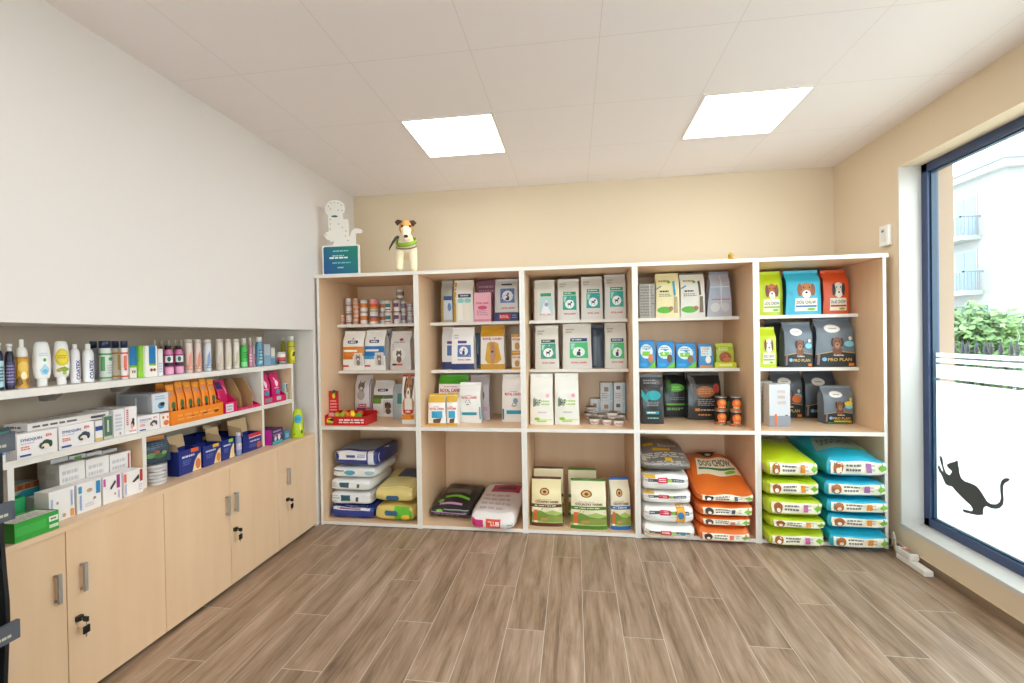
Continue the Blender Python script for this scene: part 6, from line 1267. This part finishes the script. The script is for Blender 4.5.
# flat silver tins and the dark packet on them
TINM = '#c2c3c4'
def flat(u0, u1, v, k, x, lab):
    cx, cy, r = cyl(u0, u1, v, x=x); z0 = ZK
    hh_ = .036
    for i in range(k):
        tin('food_tin', lab[i], (cx, cy, z0+.0006+i*(hh_+.001)), r, hh_, TINM, [(.30, .62, '#a9a4a8')], 'flat silver tins on the worktop', '#d0d1d2', n=26)
    return cx, cy, r, z0+k*(hh_+.001)
cx, cy, r, zt3 = flat(143.8, 168, 477, 3, -.150, ['large flat silver tin, bottom of the pile of three', 'large flat silver tin, middle of the pile of three', 'large flat silver tin, top of the pile of three under the dark packet'])
flat(163, 175.8, 473, 2, -.235, ['flat silver tin set back, lower of the two', 'flat silver tin set back, upper of the two'])
bag('treat_pouch', 'dark green-blue packet with orange top standing on the pile of three silver tins', 'pouch', (cx-.04, cy+.02, zt3+.001), .15, .148, .08, '#1f3348', [('r', .05, .82, .9, .98, '#b5752a'), ('e', .3, .3, .18, .10, '#5f8a4a'), ('e', .6, .25, .2, .1, '#3f6a3a'), ('e', .5, .4, .1, .06, '#a5563a'), ('e', .75, .35, .1, .07, '#7fa05a'), ('b', .15, .55, .85, .75, 3, '#4a6478')], PI/2-.3, None, '#8a6a2a', pinch=.45)
# blue treat boxes with torn-open lids
BLU = '#1e2f7e'
def bluebox(label, u0, u1, v, xf, ops, d=.11, lid=True, lidh=.075, group='blue boxes on the worktop'):
    a = at(u0, v+10, x=xf); b = at(u1, v+10, x=xf); w = (b.y-a.y)*.985; h = at((u0+u1)/2, v, x=xf).z-ZK
    t = thing('treat_box', label, 'box', (xf-d/2, (a.y+b.y)/2, ZK+.0006), PI/2, group)
    m = MB(); c = mat(BLU, .4); th = .002
    m.box((-w/2, -d/2, 0), (w/2, d/2, .002), c); m.box((-w/2, -d/2, .002), (w/2, -d/2+th, h), c); m.box((-w/2, d/2-th, .002), (w/2, d/2, h), c)
    m.box((-w/2, -d/2+th, .002), (-w/2+th, d/2-th, h), c); m.box((w/2-th, -d/2+th, .002), (w/2, d/2-th, h), c)
    sf = lambda s, q, off=0: Vector((-w/2+s*w, -d/2-off, q*h))
    decal(m, sf, ops); m.obj('box_body', t)
    m = MB(); m.box((-w/2+.003, -d/2+.003, .003), (w/2-.003, d/2-.003, h*.62), mat('#5a5f80', .5)); m.obj('contents', t)
    if lid:
        m = MB(); cdm = CARD
        m.add([(-w/2, d/2, h), (w/2, d/2, h), (w/2*.96, d/2+.012, h+lidh), (-w/2*.96, d/2+.012, h+lidh), (-w/2, d/2-.0015, h), (w/2, d/2-.0015, h), (w/2*.96, d/2+.0105, h+lidh), (-w/2*.96, d/2+.0105, h+lidh)], [(0, 1, 2, 3), (7, 6, 5, 4), (4, 5, 1, 0), (5, 6, 2, 1), (6, 7, 3, 2), (7, 4, 0, 3)], mat('#cdb08a', .8))
        m.add([(-w/2, d/2, h), (-w/2, -d/2, h), (-w/2-.004, -d/2+.01, h+lidh*.55), (-w/2-.004, d/2, h+lidh*.75)], [(0, 1, 2, 3), (3, 2, 1, 0)], mat('#c3a57e', .8))
        m.obj('open_lid', t)
    return t
bo = lambda tagc, pic: [('b', .14, .64, .70, .80, 1, '#c9d0ec'), ('b', .16, .36, .55, .6, 3, '#5f70b8'), ('p', [(.58, .02), (.98, .02), (.98, .72), (.86, .68), (.7, .45)], '#e9d2a8'), ('e', .84, .3, .12, .22, pic), ('r', .52, .84, .86, 1.0, tagc)]
bluebox('blue treat box with an orange corner tag, nearest of the blue boxes', 178.5, 201.2, 449, -.125, bo('#e2622a', '#c9764a'), lid=True)
bluebox('blue treat box with a yellow corner tag, second of the blue boxes', 203.0, 221.0, 444.5, -.13, bo('#e3b32a', '#d98a3a'), lid=False)
bluebox('blue treat box with a lime corner tag, third of the blue boxes', 221.8, 234.2, 439.5, -.13, bo('#8fc43a', '#e3cf8a'), lid=True)
bluebox('blue treat box with a red and white top, fourth of the blue boxes', 243.0, 261.4, 433.5, -.13, [('r', .3, .80, 1, 1, '#c9303c'), ('r', .3, .76, 1, .80, '#e9e6e6'), ('b', .35, .48, .95, .64, 1, '#c9d0ec'), ('e', .85, .25, .14, .2, '#b5645a'), ('b', .3, .2, .7, .42, 2, '#5f70b8')], lid=True, lidh=.10)
bluebox('blue treat box in the back row, seen between the first and second boxes', 196, 212, 434, -.30, [('r', .4, .75, .8, .9, '#e3b32a')], d=.10, lid=False)
bluebox('blue treat box in the back row with a tall brown flap behind the lime-tagged box', 217, 232, 433, -.30, [], d=.10, lid=True, lidh=.06)
lb('small lilac bottle standing between the lime-tagged and the red-topped blue boxes', 235.2, 241.6, 432.5, 445, '#8a90c0', '#d9d6dc', [('r', .1, .3, .9, .6, '#b9b4d6'), ('e', .5, .55, .2, .08, '#e0cfa0')], x=-.125, zb=ZK, sh=.80, neck=.6, cap_r=.75)
MAG = '#b81f98'
lbox('magenta carton with a row of small figures on its front, last bay on the worktop', 271.8, 283.2, 428.5, '#3f2a5a', [('r', .05, .02, .95, .2, '#3fb0c0'), ('r', .1, .55, .9, .68, '#8a6aa0'), ('e', .3, .38, .1, .16, '#d9d3dc'), ('e', .62, .42, .12, .2, '#e6e0e6'), ('b', .1, .75, .9, .95, 1, '#b99ac0')], xf=-.085, d=.16, zb=ZK, name='treat_carton', left=[('r', 0, 0, 1, 1, MAG)], top=[('b', .05, .1, .95, .9, 3, '#6a4a80')], flap='#2f2040')
lbox('small blue carton right of the magenta carton', 284.5, 290.2, 430.5, '#4f8ab0', [('r', .2, .2, .8, .7, '#7fb4d0')], xf=-.105, d=.08, zb=ZK, name='treat_carton')
# tall lime squeeze bottle
cx, cy, r = cyl(291.4, 304.4, 430, x=-.065)
h = zat(298, 409, cx, cy)-ZK
t = thing('squeeze_bottle', 'lime green bottle with a blue label at the far corner of the worktop', 'bottle', (cx, cy, ZK+.0006), PI/2-.9)
m = MB(); lm = mat('#b4cf1c', .3)
pr = [(r*.92, 0), (r, .006), (r*.99, h*.2), (r*.86, h*.45), (r*.78, h*.62), (r*.76, h*.82), (r*.66, h*.93), (r*.40, h*.985), (r*.1, h)]
m.lathe(pr, 24, lm, sy=.7)
def lsurf(s, q, off=0):
    z = q*h; rr_ = r*.5
    for (r0, z0), (r1, z1) in zip(pr, pr[1:]):
        if z0 <= z <= z1: rr_ = r0+(r1-r0)*(z-z0)/(z1-z0); break
    a = (s-.5)*PI*.8; return Vector(((rr_+off)*math.sin(a), -(rr_+off)*math.cos(a)*.7-off, z))
decal(m, lsurf, [('e', .5, .66, .32, .15, '#2fa0c9'), ('b', .3, .6, .7, .72, 2, '#1f6f98'), ('e', .72, .2, .07, .07, '#4a5a1c'), ('e', .25, .14, .05, .03, '#5f7a1c'), ('p', [(.55, .45), (.7, .48), (.72, .28), (.6, .25)], '#d9e27a')])
m.obj('bottle_body', t)
m = MB(); m.lathe([(r*.42, h*.975), (r*.40, h*1.0), (r*.2, h*1.012)], 16, mat('#a6c016', .3), sy=.7); m.obj('cap', t)
# ---------------- dark display rack at the left edge of the picture
RX, RY = .262, -2.30
t = thing('display_rack', 'black display rack with slate price rails cut off by the left edge', 'display rack', (RX, RY, 0))
KB = mat('#0b0a0d', .45); KG = mat('#4d525c', .4)
m = MB()
def side(z): return .025*math.sin((z-.1)*2.2)
prof_ = [(-.02+.022*math.sin(PI*(z/1.2)), z) for z in [i*.06 for i in range(21)]]
for y in (-.55, -.0,):
    pass
edge_ = [at(u, v, y=RY) for u, v in ((8, 683), (9.4, 645), (10.4, 618), (9.8, 600), (7.2, 572), (5, 545), (4, 520), (3.2, 480), (2.4, 445))]
poly = [(-.25, .0), (edge_[0].x-RX-.004, .0)] + [(p.x-RX, p.z) for p in edge_] + [(-.25, edge_[-1].z)]
m.prism(poly, -.012, .0, KB); m.obj('side_panel', t)
m = MB(); m.box((-.25, -.62, 0), (-.232, -.013, 1.19), KB); m.obj('back_panel', t)
for i, z in enumerate((.60, 1.005, 1.235)):
    m = MB(); m.box((-.231, -.62, z-.02), (.0, -.0005 if i == 2 else -.013, z), KB); sh = m.obj('rack_shelf', t)
    m = MB(); zz_ = z-.025
    m.box((.001, -.62, zz_), (.014, .012 if i != 1 else .006, zz_+.062), KG); decal(m, lambda s, q, off=0: Vector((.014+off, -.62+s*.63, zz_+q*.062)), [('b', .9, .2, .98, .5, 1, '#b9b4a4')]); m.obj('price_rail', sh)
m = MB(); m.box((-.231, -.62, 0), (-.01, -.013, .05), KB); m.obj('plinth', t)
def rackball(p, r, col, lab):
    m = MB(); m.lathe([(r*math.sin(PI*j/10)+.0001, r-r*math.cos(PI*j/10)) for j in range(11)], 14, mat(col, .35)); o = m.obj('toy_ball'); o.location = p; tag(o, lab, 'ball')
rackball((RX-.030, RY-.055, 1.2356), .024, '#a5302a', 'dark red ball on the top rail of the black display rack')
carton('gadget_carton', 'dark teal carton on the top shelf of the black display rack', (RX-.035, RY-.008, 1.2356), .05, .05, .05, '#26383c', [('r', .1, .6, .9, .8, '#3f7a74')], PI/2, part=True)
carton('gadget_carton', 'pale carton with a blue frame at the left edge of the middle shelf', (-.185, -2.085, ZM+.0006), .09, .10, .10, '#e6e6ea', [('r', .0, .72, 1, .95, '#4f9ad9'), ('r', .85, .3, .97, .95, '#4f9ad9'), ('e', .3, .35, .12, .15, '#a5705a'), ('e', .7, .4, .08, .15, '#7f8a9a')], PI/2)
bag('treat_pouch', 'clear pouch of grey toys on the middle shelf of the black display rack', 'pouch', (RX-.06, RY-.07, 1.006), .10, .15, .06, '#8a8d96', [('e', .5, .6, .3, .2, '#b9bcc6'), ('e', .4, .2, .2, .1, '#c98a2a'), ('e', .7, .25, .15, .1, '#e0b43a')], PI/2, None, '#a9acb4')
